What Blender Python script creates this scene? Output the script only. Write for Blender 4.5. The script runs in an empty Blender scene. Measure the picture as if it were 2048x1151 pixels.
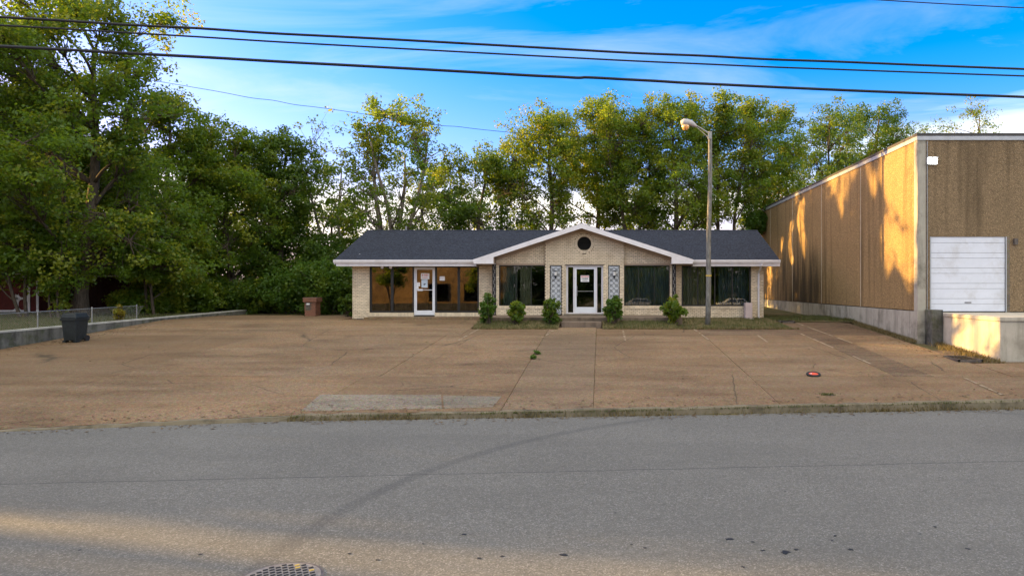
import bpy, math, random
import numpy as np
from mathutils import Vector, Matrix

# ------------------------------------------------------------------ camera, sky, sun, exposure
S = bpy.context.scene
C = S.collection
F, CX, CY, ZC = 1400.0, 1200.0, 573.0, 1.56        # measured from the photograph (2048 wide)
cam_d = bpy.data.cameras.new('camera'); cam = bpy.data.objects.new('camera', cam_d); C.objects.link(cam)
cam.location = (0, 0, ZC); cam.rotation_euler = (math.radians(90), 0, 0)
cam_d.sensor_width = 36; cam_d.lens = 36 * F / 2048
cam_d.shift_x = -(CX - 1024) / 2048; cam_d.shift_y = (CY - 575.5) / 2048
cam_d.clip_start = 0.1; cam_d.clip_end = 3000
S.camera = cam

SUN_EL = math.radians(10.0)
SUN_AZ = math.radians(14.6)                          # the sun stands left (-X), this far round towards +Y
sun_dir = Vector((-math.cos(SUN_AZ) * math.cos(SUN_EL), math.sin(SUN_AZ) * math.cos(SUN_EL), math.sin(SUN_EL)))

W = bpy.data.worlds.new('World'); S.world = W; W.use_nodes = True
nt = W.node_tree; nt.nodes.clear()
wo = nt.nodes.new('ShaderNodeOutputWorld'); bg = nt.nodes.new('ShaderNodeBackground')
sky = nt.nodes.new('ShaderNodeTexSky'); sky.sky_type = 'NISHITA'; sky.sun_disc = False
sky.sun_elevation = SUN_EL; sky.sun_rotation = math.atan2(sun_dir.x, sun_dir.y)
sky.altitude = 150; sky.air_density = 1.0; sky.dust_density = 1.8; sky.ozone_density = 3.4
hsv = nt.nodes.new('ShaderNodeHueSaturation'); hsv.inputs['Saturation'].default_value = 1.42
tc = nt.nodes.new('ShaderNodeTexCoord'); mp = nt.nodes.new('ShaderNodeMapping')
L = nt.links.new
# bright broken cloud added mostly out of view to light the shaded lot: noise on a flat ceiling, so streaks close up towards the horizon
sp = nt.nodes.new('ShaderNodeSeparateXYZ'); L(tc.outputs['Generated'], sp.inputs[0])
zp = nt.nodes.new('ShaderNodeMath'); zp.operation = 'ADD'; zp.inputs[1].default_value = 0.12; L(sp.outputs[2], zp.inputs[0])
zm = nt.nodes.new('ShaderNodeMath'); zm.operation = 'MAXIMUM'; zm.inputs[1].default_value = 0.06; L(zp.outputs[0], zm.inputs[0])
dv = nt.nodes.new('ShaderNodeVectorMath'); dv.operation = 'DIVIDE'; L(tc.outputs['Generated'], dv.inputs[0])
cz_ = nt.nodes.new('ShaderNodeCombineXYZ')
for i_ in range(3): L(zm.outputs[0], cz_.inputs[i_])
L(cz_.outputs[0], dv.inputs[1]); L(dv.outputs[0], mp.inputs[0])
FILL_CLOUD_AT = (48.05, 198.74, 0.0)
mp.inputs['Location'].default_value = FILL_CLOUD_AT; mp.inputs['Scale'].default_value = (0.32, 0.5, 0.0); mp.inputs['Rotation'].default_value = (0, 0, 0.5)
nz = nt.nodes.new('ShaderNodeTexNoise'); nz.inputs['Scale'].default_value = 1.0; nz.inputs['Detail'].default_value = 8; nz.inputs['Roughness'].default_value = 0.55; nz.inputs['Distortion'].default_value = 0.5
rp = nt.nodes.new('ShaderNodeValToRGB'); rp.color_ramp.elements[0].position = 0.44; rp.color_ramp.elements[1].position = 0.66
rp.color_ramp.elements[1].color = (0.92, 0.92, 0.92, 1)
mx = nt.nodes.new('ShaderNodeMix'); mx.data_type = 'RGBA'
mx.inputs[7].default_value = (4.8, 4.5, 3.5, 1)
mu = nt.nodes.new('ShaderNodeMix'); mu.data_type = 'RGBA'; mu.blend_type = 'MULTIPLY'; mu.inputs[0].default_value = 1.0
mu.inputs[7].default_value = (1.08, 0.645, 0.84, 1)                     # camera white balance: warm
hz_r = nt.nodes.new('ShaderNodeValToRGB')   # pale pink haze low over the whole horizon
e_ = hz_r.color_ramp.elements; e_[0].position = 0.0; e_[0].color = (.9, .9, .9, 1); e_[1].position = 0.30; e_[1].color = (0, 0, 0, 1)
for p_, v_ in ((.08, .58), (.17, .10)):
    q_ = e_.new(p_); q_.color = (v_, v_, v_, 1)
hz_m = nt.nodes.new('ShaderNodeMix'); hz_m.data_type = 'RGBA'; hz_m.inputs[7].default_value = (2.1, 1.75, 1.72, 1)
L(sky.outputs[0], hsv.inputs['Color']); L(mp.outputs[0], nz.inputs['Vector']); L(nz.outputs[0], rp.inputs[0])
L(hsv.outputs[0], mu.inputs[6]); L(sp.outputs[2], hz_r.inputs[0])
L(rp.outputs[0], mx.inputs[0]); L(mu.outputs[2], mx.inputs[6])
wm = nt.nodes.new('ShaderNodeMapping'); wm.inputs['Scale'].default_value = (0.9, 2.6, 0); wm.inputs['Rotation'].default_value = (0, 0, 1.1); L(dv.outputs[0], wm.inputs[0])
wn_ = nt.nodes.new('ShaderNodeTexNoise'); wn_.inputs['Scale'].default_value = 0.8; wn_.inputs['Detail'].default_value = 8; wn_.inputs['Roughness'].default_value = 0.6; wn_.inputs['Distortion'].default_value = 0.8; L(wm.outputs[0], wn_.inputs['Vector'])
wr = nt.nodes.new('ShaderNodeValToRGB'); wr.color_ramp.elements[0].position = .47; wr.color_ramp.elements[1].position = .75; wr.color_ramp.elements[1].color = (.32, .32, .32, 1); L(wn_.outputs[0], wr.inputs[0])
wx_ = nt.nodes.new('ShaderNodeMix'); wx_.data_type = 'RGBA'; wx_.inputs[7].default_value = (1.9, 1.9, 2.35, 1); L(wr.outputs[0], wx_.inputs[0]); L(mx.outputs[2], wx_.inputs[6])
L(hz_r.outputs[0], hz_m.inputs[0]); L(wx_.outputs[2], hz_m.inputs[6]); L(hz_m.outputs[2], bg.inputs[0]); L(bg.outputs[0], wo.inputs[0])
bg.inputs[1].default_value = 0.15

sd = bpy.data.lights.new('sun', 'SUN'); sd.energy = 3.8; sd.angle = math.radians(0.5); sd.color = (1.0, 0.61, 0.18)
so = bpy.data.objects.new('sun', sd); C.objects.link(so); so.location = (-60, 16, 40)
so.rotation_euler = (-sun_dir).to_track_quat('-Z', 'Y').to_euler()

S.view_settings.view_transform = 'Standard'; S.view_settings.look = 'None'
S.view_settings.gamma = 1; S.view_settings.use_curve_mapping = False
S.view_settings.exposure = 2.12
S.render.engine = 'CYCLES'
S.cycles.max_bounces = 8; S.cycles.transparent_max_bounces = 12
try: S.cycles.use_denoising = True
except Exception: pass

# ------------------------------------------------------------------ measuring helpers
def P(x, y, Y): return ((x - CX) / F * Y, Y, ZC - (y - CY) / F * Y)
def PX(x, Y): return (x - CX) / F * Y
def PZ(y, Y): return ZC - (y - CY) / F * Y
SL = 0.065
def lotz(Y): return -SL * (33 - Y) if Y < 33 else 0.0
def G(x, y):
    Y = (ZC + SL * 33) / ((y - CY) / F + SL)
    return ((x - CX) / F * Y, Y)
rng = np.random.default_rng(11); random.seed(11)
KERB = [(-60, 3.0), (-30, 9.9), (-11.8, 13.7), (-6.4, 14.85), (0, 15.35), (9.9, 16.3), (30, 18.2), (60, 21.0)]
def kerb_y(X):
    for (a, b), (c, d) in zip(KERB, KERB[1:]):
        if a <= X <= c: return b + (d - b) * (X - a) / (c - a)
    return KERB[-1][1]
ROADZ = -1.275

# ------------------------------------------------------------------ materials
MATS = {}
def newmat(name):
    m = bpy.data.materials.new(name); m.use_nodes = True
    t = m.node_tree; t.nodes.clear()
    o = t.nodes.new('ShaderNodeOutputMaterial')
    MATS[name] = m
    return m, t, o
class N:
    """tiny node helper"""
    def __init__(s, t): s.t = t
    def n(s, typ, **kw):
        d = s.t.nodes.new(typ)
        for k, v in kw.items():
            if k.startswith('i_'):
                d.inputs[int(k[2:]) if k[2:].isdigit() else k[2:].replace('_', ' ')].default_value = v
            else: setattr(d, k, v)
        return d
    def l(s, a, b): s.t.links.new(a, b)
    def pos(s, scale=(1, 1, 1)):
        g = s.n('ShaderNodeNewGeometry'); m = s.n('ShaderNodeMapping'); m.inputs['Scale'].default_value = scale
        s.l(g.outputs['Position'], m.inputs[0]); return m.outputs[0]
    def noise(s, scale, detail=4, rough=0.6, vec=None, dist=0.0):
        d = s.n('ShaderNodeTexNoise'); d.inputs['Scale'].default_value = scale; d.inputs['Detail'].default_value = detail
        d.inputs['Roughness'].default_value = rough; d.inputs['Distortion'].default_value = dist
        s.l(vec if vec is not None else s.pos(), d.inputs['Vector']); return d.outputs[0]
    def ramp(s, fac, stops):
        r = s.n('ShaderNodeValToRGB'); e = r.color_ramp.elements
        while len(e) < len(stops): e.new(0.5)
        for q, (p, c) in zip(e, stops):
            q.position = p; q.color = (c, c, c, 1) if not isinstance(c, tuple) else (*c[:3], 1)
        s.l(fac, r.inputs[0]); return r.outputs[0]
    def mix(s, fac, a, b, mode='MIX'):
        m = s.n('ShaderNodeMix'); m.data_type = 'RGBA'; m.blend_type = mode
        for v, i in ((fac, 0), (a, 6), (b, 7)):
            if hasattr(v, 'is_output'): s.l(v, m.inputs[i])
            elif i == 0: m.inputs[0].default_value = v
            else: m.inputs[i].default_value = (*v[:3], 1)
        return m.outputs[2]
    def math(s, op, a, b=0.0, c=None, clamp=False):
        m = s.n('ShaderNodeMath'); m.operation = op; m.use_clamp = clamp
        for v, i in ((a, 0), (b, 1), (c, 2)):
            if v is None: continue
            if hasattr(v, 'is_output'): s.l(v, m.inputs[i])
            else: m.inputs[i].default_value = v
        return m.outputs[0]
    def bsdf(s, col, rough=0.8, metal=0.0, spec=0.4, bump=None, bstr=0.3, bdist=0.02):
        b = s.n('ShaderNodeBsdfPrincipled')
        if hasattr(col, 'is_output'): s.l(col, b.inputs['Base Color'])
        else: b.inputs['Base Color'].default_value = (*col[:3], 1)
        if hasattr(rough, 'is_output'): s.l(rough, b.inputs['Roughness'])
        else: b.inputs['Roughness'].default_value = rough
        b.inputs['Metallic'].default_value = metal; b.inputs['Specular IOR Level'].default_value = spec
        if bump is not None:
            k = s.n('ShaderNodeBump'); k.inputs['Strength'].default_value = bstr; k.inputs['Distance'].default_value = bdist
            s.l(bump, k.inputs['Height']); s.l(k.outputs[0], b.inputs['Normal'])
        return b.outputs[0]
def sc(c, k): return tuple(min(1, v * k) for v in c)
def simple(name, base, rough=0.75, var=0.15, scale=6.0, bump=0.0, bscale=80.0, metal=0.0, spec=0.4, isl=0.0, dirt=None, obj=0.0):
    m, t, o = newmat(name); h = N(t)
    col = h.mix(h.ramp(h.noise(scale, 5), [(0.3, 0.0), (0.7, 1.0)]), sc(base, 1 - var), sc(base, 1 + var))
    if isl:
        g = h.n('ShaderNodeNewGeometry'); col = h.mix(h.math('MULTIPLY', g.outputs['Random Per Island'], isl), col, sc(base, 0.45))
    if obj:
        g = h.n('ShaderNodeObjectInfo'); col = h.mix(h.math('MULTIPLY', g.outputs['Random'], obj), col, sc(base, 0.45))
    if dirt:
        col = h.mix(h.ramp(h.noise(1.7, 7, 0.7), [(0.48, 0.0), (0.72, dirt[1])]), col, dirt[0])
    L0 = h.bsdf(col, rough, metal, spec, h.noise(bscale, 3) if bump else None, bump)
    h.l(L0, o.inputs[0]); return m

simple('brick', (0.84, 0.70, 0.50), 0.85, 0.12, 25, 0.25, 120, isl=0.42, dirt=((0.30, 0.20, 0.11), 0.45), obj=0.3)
simple('mortar', (0.17, 0.12, 0.08), 0.95, 0.2, 20)
simple('red_brick', (0.30, 0.135, 0.085), 0.9, 0.2, 20, 0.3, 90, isl=0.5, dirt=((0.12, 0.08, 0.06), 0.5))
simple('white_paint', (0.74, 0.71, 0.72), 0.5, 0.05, 3, dirt=((0.42, 0.38, 0.34), 0.35))
simple('door_white', (0.72, 0.73, 0.76), 0.4, 0.04, 3, spec=0.5)
simple('tan_trim', (0.40, 0.30, 0.21), 0.7, 0.1, 5)
simple('dark_frame', (0.018, 0.017, 0.016), 0.45, 0.2, 5)
simple('black_iron', (0.012, 0.012, 0.014), 0.5, 0.2, 10)
simple('scroll_grey', (0.22, 0.23, 0.24), 0.6)
simple('panel_grey', (0.52, 0.54, 0.56), 0.6, 0.1, 10)
simple('manhole_iron', (0.20, 0.175, 0.15), 0.6, 0.3, 12, 0.2, 60)
simple('black_plastic', (0.014, 0.018, 0.018), 0.55, 0.35, 9, 0.2, 40)
simple('galv', (0.30, 0.30, 0.285), 0.45, 0.15, 10, metal=0.6)
simple('cable', (0.012, 0.012, 0.014), 0.6, 0.2, 10)
simple('curtain', (0.14, 0.16, 0.175), 0.9, 0.15, 6)
simple('interior', (0.08, 0.07, 0.06), 0.9, 0.2, 1.0)
simple('interior_light', (0.12, 0.115, 0.10), 0.9, 0.1, 1.0)
simple('paper', (0.80, 0.80, 0.78), 0.8, 0.03, 10)
simple('paper_blue', (0.58, 0.68, 0.76), 0.8, 0.03, 10)
simple('print_red', (0.55, 0.07, 0.06), 0.7, 0.05, 10)
simple('print_pink', (0.70, 0.30, 0.28), 0.7, 0.05, 10)
simple('print_black', (0.03, 0.03, 0.035), 0.7, 0.05, 10)
simple('utility_box', (0.52, 0.42, 0.40), 0.6, 0.06, 4)
simple('barn_red', (0.11, 0.016, 0.014), 0.8, 0.25, 4, isl=0.3)
simple('maroon', (0.05, 0.014, 0.016), 0.8, 0.25, 2, isl=0.3)
simple('rollup', (0.70, 0.72, 0.77), 0.45, 0.04, 2, spec=0.5, dirt=((0.45, 0.42, 0.38), 0.5))
simple('flash_metal', (0.42, 0.43, 0.44), 0.45, 0.1, 4, metal=0.3)
simple('coping_dark', (0.06, 0.055, 0.05), 0.7, 0.2, 4)
simple('rust_iron', (0.12, 0.10, 0.085), 0.6, 0.3, 12, 0.2, 60, metal=0.3)
simple('yellow_paint', (0.50, 0.34, 0.06), 0.6, 0.1, 10)
simple('orange_plastic', (0.72, 0.09, 0.03), 0.5, 0.1, 12)
simple('rubber', (0.015, 0.015, 0.016), 0.7, 0.2, 10)
simple('soil', (0.09, 0.065, 0.04), 0.95, 0.4, 6, 0.6, 30)
simple('lamp_grey', (0.45, 0.42, 0.40), 0.5, 0.1, 8)
simple('store_wall', (0.42, 0.26, 0.10), 0.9, 0.35, 0.7, 0.2, 60, dirt=((0.10, 0.07, 0.04), 0.8))
simple('car_silver', (0.45, 0.47, 0.48), 0.25, 0.02, 3, spec=0.6)
simple('car_white', (0.72, 0.72, 0.70), 0.25, 0.02, 3, spec=0.6)
simple('car_dark', (0.05, 0.055, 0.06), 0.25, 0.02, 3, spec=0.6)

def lamp_lens():
    m, t, o = newmat('lamp_lens'); h = N(t)
    b = h.n('ShaderNodeBsdfPrincipled'); b.inputs['Base Color'].default_value = (0.85, 0.48, 0.16, 1); b.inputs['Roughness'].default_value = 0.25
    b.inputs['Transmission Weight'].default_value = 0.25; b.inputs['Subsurface Weight'].default_value = 0.0
    h.l(b.outputs[0], o.inputs[0])
lamp_lens()
def emit(name, col, s):
    m, t, o = newmat(name); h = N(t); e = h.n('ShaderNodeEmission'); e.inputs[0].default_value = (*col, 1); e.inputs[1].default_value = s
    h.l(e.outputs[0], o.inputs[0])
emit('led', (1.0, 0.97, 0.92), 7.0)
def glass(name, tint, ior=1.55):
    m, t, o = newmat(name); h = N(t)
    fr = h.n('ShaderNodeFresnel'); fr.inputs[0].default_value = ior
    tr = h.n('ShaderNodeBsdfTransparent'); tr.inputs[0].default_value = (*tint, 1)
    gl = h.n('ShaderNodeBsdfGlossy'); gl.inputs['Roughness'].default_value = 0.015; gl.inputs[0].default_value = (1, 1, 1, 1)
    bp = h.n('ShaderNodeBump'); bp.inputs['Strength'].default_value = 0.02; bp.inputs['Distance'].default_value = 0.02
    h.l(h.noise(1.6, 2), bp.inputs['Height']); h.l(bp.outputs[0], gl.inputs['Normal'])
    ms = h.n('ShaderNodeMixShader'); h.l(h.math('MULTIPLY', fr.outputs[0], 1.25, clamp=True), ms.inputs[0]); h.l(tr.outputs[0], ms.inputs[1]); h.l(gl.outputs[0], ms.inputs[2])
    h.l(ms.outputs[0], o.inputs[0])
glass('glass', (0.74, 0.80, 0.79)); glass('glass_tint', (0.34, 0.36, 0.34), 1.9)

def leaf(name, c1, c2, tr, autumn_dapple=0.0, trw=0.45):
    m, t, o = newmat(name); h = N(t)
    g = h.n('ShaderNodeNewGeometry'); a = h.n('ShaderNodeAttribute'); a.attribute_name = 'tint'
    col = h.mix(g.outputs['Random Per Island'], c1, c2)
    col = h.mix(h.math('MULTIPLY', a.outputs['Fac'], 0.6), col, sc(c1, 0.6))
    trc = h.mix(g.outputs['Random Per Island'], tr, sc(tr, 0.65))
    if autumn_dapple:
        k = h.ramp(a.outputs['Fac'], [(0.0, autumn_dapple), (0.2, autumn_dapple), (0.3, 0.0)])
        col = h.mix(k, col, (0.24, 0.25, 0.02)); trc = h.mix(k, trc, (0.50, 0.46, 0.025))  # yellow clusters: autumn leaves, and sun dapples painted into the leaf colour
    d = h.n('ShaderNodeBsdfDiffuse'); h.l(col, d.inputs[0])
    tl = h.n('ShaderNodeBsdfTranslucent'); h.l(trc, tl.inputs[0])
    ms = h.n('ShaderNodeMixShader'); ms.inputs[0].default_value = trw; h.l(d.outputs[0], ms.inputs[1]); h.l(tl.outputs[0], ms.inputs[2])
    gs = h.n('ShaderNodeBsdfGlossy'); gs.inputs['Roughness'].default_value = 0.45; gs.inputs[0].default_value = (0.5, 0.5, 0.5, 1)
    m2 = h.n('ShaderNodeMixShader'); m2.inputs[0].default_value = 0.04; h.l(ms.outputs[0], m2.inputs[1]); h.l(gs.outputs[0], m2.inputs[2])
    h.l(m2.outputs[0], o.inputs[0])
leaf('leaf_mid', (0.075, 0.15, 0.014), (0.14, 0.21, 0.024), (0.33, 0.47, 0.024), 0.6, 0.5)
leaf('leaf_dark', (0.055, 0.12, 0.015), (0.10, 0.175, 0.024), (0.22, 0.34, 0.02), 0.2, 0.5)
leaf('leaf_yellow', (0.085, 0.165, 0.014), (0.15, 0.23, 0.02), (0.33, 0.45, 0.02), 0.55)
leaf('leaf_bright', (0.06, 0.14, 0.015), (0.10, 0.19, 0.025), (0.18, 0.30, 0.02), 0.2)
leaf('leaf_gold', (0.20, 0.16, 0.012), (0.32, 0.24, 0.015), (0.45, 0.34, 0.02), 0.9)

def bark(name, c):
    m, t, o = newmat(name); h = N(t)
    v = h.pos((9, 9, 1.6)); n = h.noise(2.2, 7, 0.65, v)
    h.l(h.bsdf(h.mix(h.ramp(n, [(0.35, 0.0), (0.65, 1.0)]), sc(c, 0.5), sc(c, 1.35)), 0.95, bump=n, bstr=0.8, bdist=0.05), o.inputs[0])
bark('bark', (0.10, 0.075, 0.052)); bark('bark_pale', (0.22, 0.185, 0.145)); bark('pole_wood', (0.20, 0.195, 0.175))

def lot_mat(name, base, k=1.0):
    m, t, o = newmat(name); h = N(t)
    big = h.noise(0.22, 5, 0.6); streak = h.noise(0.9, 6, 0.65, h.pos((0.35, 1.6, 1.0)))
    fine = h.noise(38, 3, 0.8); peb = h.n('ShaderNodeTexVoronoi'); peb.inputs['Scale'].default_value = 34; h.l(h.pos(), peb.inputs['Vector'])
    c = h.mix(h.ramp(big, [(0.3, 0.0), (0.7, 1.0)]), sc(base, 0.66), sc(base, 1.2))
    c = h.mix(h.math('MULTIPLY', h.ramp(streak, [(0.42, 0.0), (0.68, 1.0)]), 0.62), c, (0.27, 0.195, 0.122))
    c = h.mix(h.math('MULTIPLY', h.ramp(h.noise(0.6, 7, 0.7, h.pos((0.5, 1.3, 1))), [(0.50, 0.0), (0.70, 1.0)]), 0.75), c, sc(base, 0.42))
    c = h.mix(0.55, c, h.ramp(fine, [(0.3, 0.0), (0.7, 1.0)]), 'SOFT_LIGHT')
    c = h.mix(0.35, c, h.ramp(h.noise(11, 5, 0.85), [(0.38, 0.05), (0.62, 0.95)]), 'SOFT_LIGHT')
    pc = h.mix(0.28, c, peb.outputs['Color'], 'SOFT_LIGHT')
    oi = h.n('ShaderNodeObjectInfo'); pc = h.mix(h.math('MULTIPLY', oi.outputs['Random'], 0.45), pc, sc(base, 0.6))
    oil = h.n('ShaderNodeTexVoronoi'); oil.inputs['Scale'].default_value = 0.55; h.l(h.pos(), oil.inputs['Vector'])
    od = h.math('ADD', oil.outputs['Distance'], h.math('MULTIPLY', h.noise(6, 4), 0.16))
    so_ = h.n('ShaderNodeSeparateColor'); h.l(oil.outputs['Color'], so_.inputs[0])
    pc = h.mix(h.math('MULTIPLY', h.ramp(od, [(0.10, 0.6), (0.24, 0.0)]), h.ramp(so_.outputs[0], [(0.45, 0.0), (0.6, 1.0)])), pc, sc(base, 0.3))
    vc = h.n('ShaderNodeTexVoronoi'); vc.feature = 'DISTANCE_TO_EDGE'; vc.inputs['Scale'].default_value = 0.24
    wn = h.n('ShaderNodeTexNoise'); wn.inputs['Scale'].default_value = 1.1; wn.inputs['Detail'].default_value = 5; h.l(h.pos(), wn.inputs['Vector'])
    h.l(h.mix(0.16, h.pos(), wn.outputs['Color'], 'ADD'), vc.inputs['Vector'])
    crack = h.math('MULTIPLY', h.ramp(vc.outputs['Distance'], [(0.0, 1.0), (0.006, 0.0)]), h.ramp(h.noise(0.3, 3), [(0.44, 0.0), (0.54, 0.85)]))
    pc = h.mix(crack, pc, (0.05, 0.04, 0.025))
    h.l(h.bsdf(pc, 0.92, spec=0.25, bump=fine, bstr=0.35, bdist=0.01), o.inputs[0])
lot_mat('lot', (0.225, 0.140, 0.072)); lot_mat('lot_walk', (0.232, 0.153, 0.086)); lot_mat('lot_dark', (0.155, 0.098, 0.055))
lot_mat('apron', (0.225, 0.19, 0.14))

def concrete(name, base, stain=(0.07, 0.06, 0.04), s=0.7, streak=0.5, moss=0.0):
    m, t, o = newmat(name); h = N(t)
    c = h.mix(h.noise(3.0, 6), sc(base, 0.75), sc(base, 1.2))
    st = h.noise(1.2, 6, 0.65, h.pos((3.0, 3.0, 0.35)))
    c = h.mix(h.math('MULTIPLY', h.ramp(st, [(0.48, 0.0), (0.7, 1.0)]), streak), c, stain)
    c = h.mix(h.math('MULTIPLY', h.ramp(h.noise(0.8, 7, 0.7), [(0.5, 0.0), (0.68, 1.0)]), s), c, stain)
    if moss: c = h.mix(h.ramp(h.noise(2.3, 6, 0.7), [(0.5, 0.0), (0.65, moss)]), c, (0.05, 0.065, 0.02))
    h.l(h.bsdf(c, 0.92, spec=0.25, bump=h.noise(25, 5), bstr=0.3, bdist=0.02), o.inputs[0])
concrete('concrete', (0.40, 0.37, 0.30)); concrete('concrete_dock', (0.50, 0.45, 0.36), (0.14, 0.12, 0.085), 0.45, 0.35)
concrete('concrete_old', (0.15, 0.145, 0.125), (0.03, 0.03, 0.025), 0.9, 0.8, 0.6); concrete('concrete_step', (0.20, 0.15, 0.11), (0.05, 0.04, 0.03), 0.8, 0.6)
concrete('kerb_conc', (0.20, 0.165, 0.11), (0.035, 0.028, 0.018), 0.95, 0.3, 0.3); concrete('concrete_cap', (0.45, 0.44, 0.38), (0.12, 0.11, 0.09), 0.5, 0.3)

def pebble(name, base, algae):
    m, t, o = newmat(name); h = N(t)
    v = h.n('ShaderNodeTexVoronoi'); v.inputs['Scale'].default_value = 36; h.l(h.pos(), v.inputs['Vector'])
    c = h.mix(h.noise(0.5, 5), sc(base, 0.78), sc(base, 1.18))
    sep = h.n('ShaderNodeSeparateColor'); h.l(v.outputs['Color'], sep.inputs[0])
    c = h.mix(h.ramp(sep.outputs[0], [(0.0, 0.65), (0.40, 0.0)]), c, sc(base, 0.34))
    c = h.mix(h.ramp(sep.outputs[1], [(0.72, 0.0), (1.0, 0.6)]), c, sc(base, 1.9))
    st = h.noise(1.0, 6, 0.6, h.pos((1.6, 1.6, 0.09)))
    c = h.mix(h.math('MULTIPLY', h.ramp(st, [(0.52, 0.0), (0.70, 1.0)]), 0.65), c, sc(base, 0.28))
    if algae:
        s = h.n('ShaderNodeSeparateXYZ'); g = h.n('ShaderNodeNewGeometry'); h.l(g.outputs['Position'], s.inputs[0])
        dy = h.math('DIVIDE', h.math('SUBTRACT', s.outputs[1], 41.5), 6.4); dz = h.math('DIVIDE', h.math('SUBTRACT', s.outputs[2], 0.2), 4.6)
        d = h.math('SQRT', h.math('ADD', h.math('MULTIPLY', dy, dy), h.math('MULTIPLY', dz, dz)))
        d = h.math('ADD', d, h.math('MULTIPLY', h.math('SUBTRACT', h.noise(1.3, 6, 0.6, h.pos((1.5, 1.5, 0.2))), 0.5), 2.2))
        c = h.mix(h.ramp(d, [(0.3, 0.88), (1.15, 0.0)]), c, (0.035, 0.027, 0.018))
    h.l(h.bsdf(c, 0.95, spec=0.2, bump=v.outputs['Distance'], bstr=0.7, bdist=0.03), o.inputs[0])
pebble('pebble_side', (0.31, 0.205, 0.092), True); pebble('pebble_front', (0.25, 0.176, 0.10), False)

def shingle():
    m, t, o = newmat('shingle'); h = N(t)
    b = h.n('ShaderNodeTexBrick'); b.inputs['Scale'].default_value = 1.0; b.inputs['Brick Width'].default_value = 0.28; b.inputs['Row Height'].default_value = 0.13
    b.inputs['Mortar Size'].default_value = 0.012; b.inputs['Color1'].default_value = (0.010, 0.012, 0.018, 1); b.inputs['Color2'].default_value = (0.024, 0.028, 0.040, 1); b.inputs['Mortar'].default_value = (0.014, 0.015, 0.02, 1)
    b.offset = 0.37; h.l(h.pos((1, 1, 1)), b.inputs['Vector'])
    n = h.noise(11, 5, 0.8)
    c = h.mix(h.ramp(n, [(0.42, 0.0), (0.66, 0.9)]), b.outputs[0], (0.062, 0.070, 0.092))
    c = h.mix(h.ramp(h.noise(60, 2), [(0.45, 0.0), (0.75, 0.45)]), c, (0.015, 0.016, 0.02))
    h.l(h.bsdf(c, 0.95, spec=0.2, bump=h.noise(70, 2), bstr=0.5), o.inputs[0])
shingle()

def asphalt():
    m, t, o = newmat('asphalt'); h = N(t)
    g = h.n('ShaderNodeNewGeometry'); s = h.n('ShaderNodeSeparateXYZ'); h.l(g.outputs['Position'], s.inputs[0])
    fine = h.noise(70, 3, 0.8); v = h.n('ShaderNodeTexVoronoi'); v.inputs['Scale'].default_value = 70; h.l(g.outputs['Position'], v.inputs['Vector'])
    sep = h.n('ShaderNodeSeparateColor'); h.l(v.outputs['Color'], sep.inputs[0])
    c = h.mix(h.ramp(h.noise(0.25, 5), [(.3, 0.0), (.7, 1.0)]), (0.118, 0.112, 0.096), (0.155, 0.147, 0.126))
    c = h.mix(h.ramp(sep.outputs[0], [(0.0, 0.7), (0.35, 0.0)]), c, (0.09, 0.08, 0.068))
    c = h.mix(h.ramp(sep.outputs[1], [(0.7, 0.0), (1.0, 0.5)]), c, (0.36, 0.34, 0.31))
    c = h.mix(0.2, c, h.ramp(h.noise(17, 5, 0.9), [(0.38, 0.0), (0.62, 1.0)]), 'SOFT_LIGHT')
    c = h.mix(h.math('MULTIPLY', h.ramp(h.noise(0.7, 6, 0.6, h.pos((0.25, 1.2, 1))), [(0.45, 0.0), (0.75, 1.0)]), 0.5), c, (0.11, 0.104, 0.09))
    # paving seam: a joint between two asphalt lanes
    p1, p2 = Vector((-9.9, 9.96)), Vector((6.9, 11.4)); d = (p2 - p1).normalized(); nrm = Vector((-d.y, d.x)); off = nrm.dot(p1)
    dist = h.math('ADD', h.math('MULTIPLY', s.outputs[0], nrm.x), h.math('SUBTRACT', h.math('MULTIPLY', s.outputs[1], nrm.y), off))
    dist = h.math('ABSOLUTE', h.math('ADD', dist, h.math('MULTIPLY', h.math('SUBTRACT', h.noise(1.5, 5), 0.5), 0.10)))
    c = h.mix(h.ramp(dist, [(0.004, 0.8), (0.022, 0.0)]), c, (0.035, 0.034, 0.034))
    # curved tyre mark
    (ax, ay), (bx, by), (cx, cy) = (-3.43, 7.68), (-2.72, 10.6), (-0.97, 13.3)
    D = 2 * (ax * (by - cy) + bx * (cy - ay) + cx * (ay - by))
    ux = ((ax*ax+ay*ay)*(by-cy) + (bx*bx+by*by)*(cy-ay) + (cx*cx+cy*cy)*(ay-by)) / D
    uy = ((ax*ax+ay*ay)*(cx-bx) + (bx*bx+by*by)*(ax-cx) + (cx*cx+cy*cy)*(bx-ax)) / D
    R = math.hypot(ax-ux, ay-uy)
    ex = h.math('SUBTRACT', s.outputs[0], ux); ey = h.math('SUBTRACT', s.outputs[1], uy)
    rr = h.math('ABSOLUTE', h.math('SUBTRACT', h.math('SQRT', h.math('ADD', h.math('MULTIPLY', ex, ex), h.math('MULTIPLY', ey, ey))), R))
    tm = h.math('MULTIPLY', h.ramp(rr, [(0.06, 0.42), (0.17, 0.0)]), h.ramp(h.noise(2.0, 4), [(0.3, 0.4), (0.6, 1.0)]))
    c = h.mix(tm, c, (0.06, 0.058, 0.056))
    h.l(h.bsdf(c, 0.9, spec=0.3, bump=fine, bstr=0.4, bdist=0.01), o.inputs[0])
asphalt()
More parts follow.
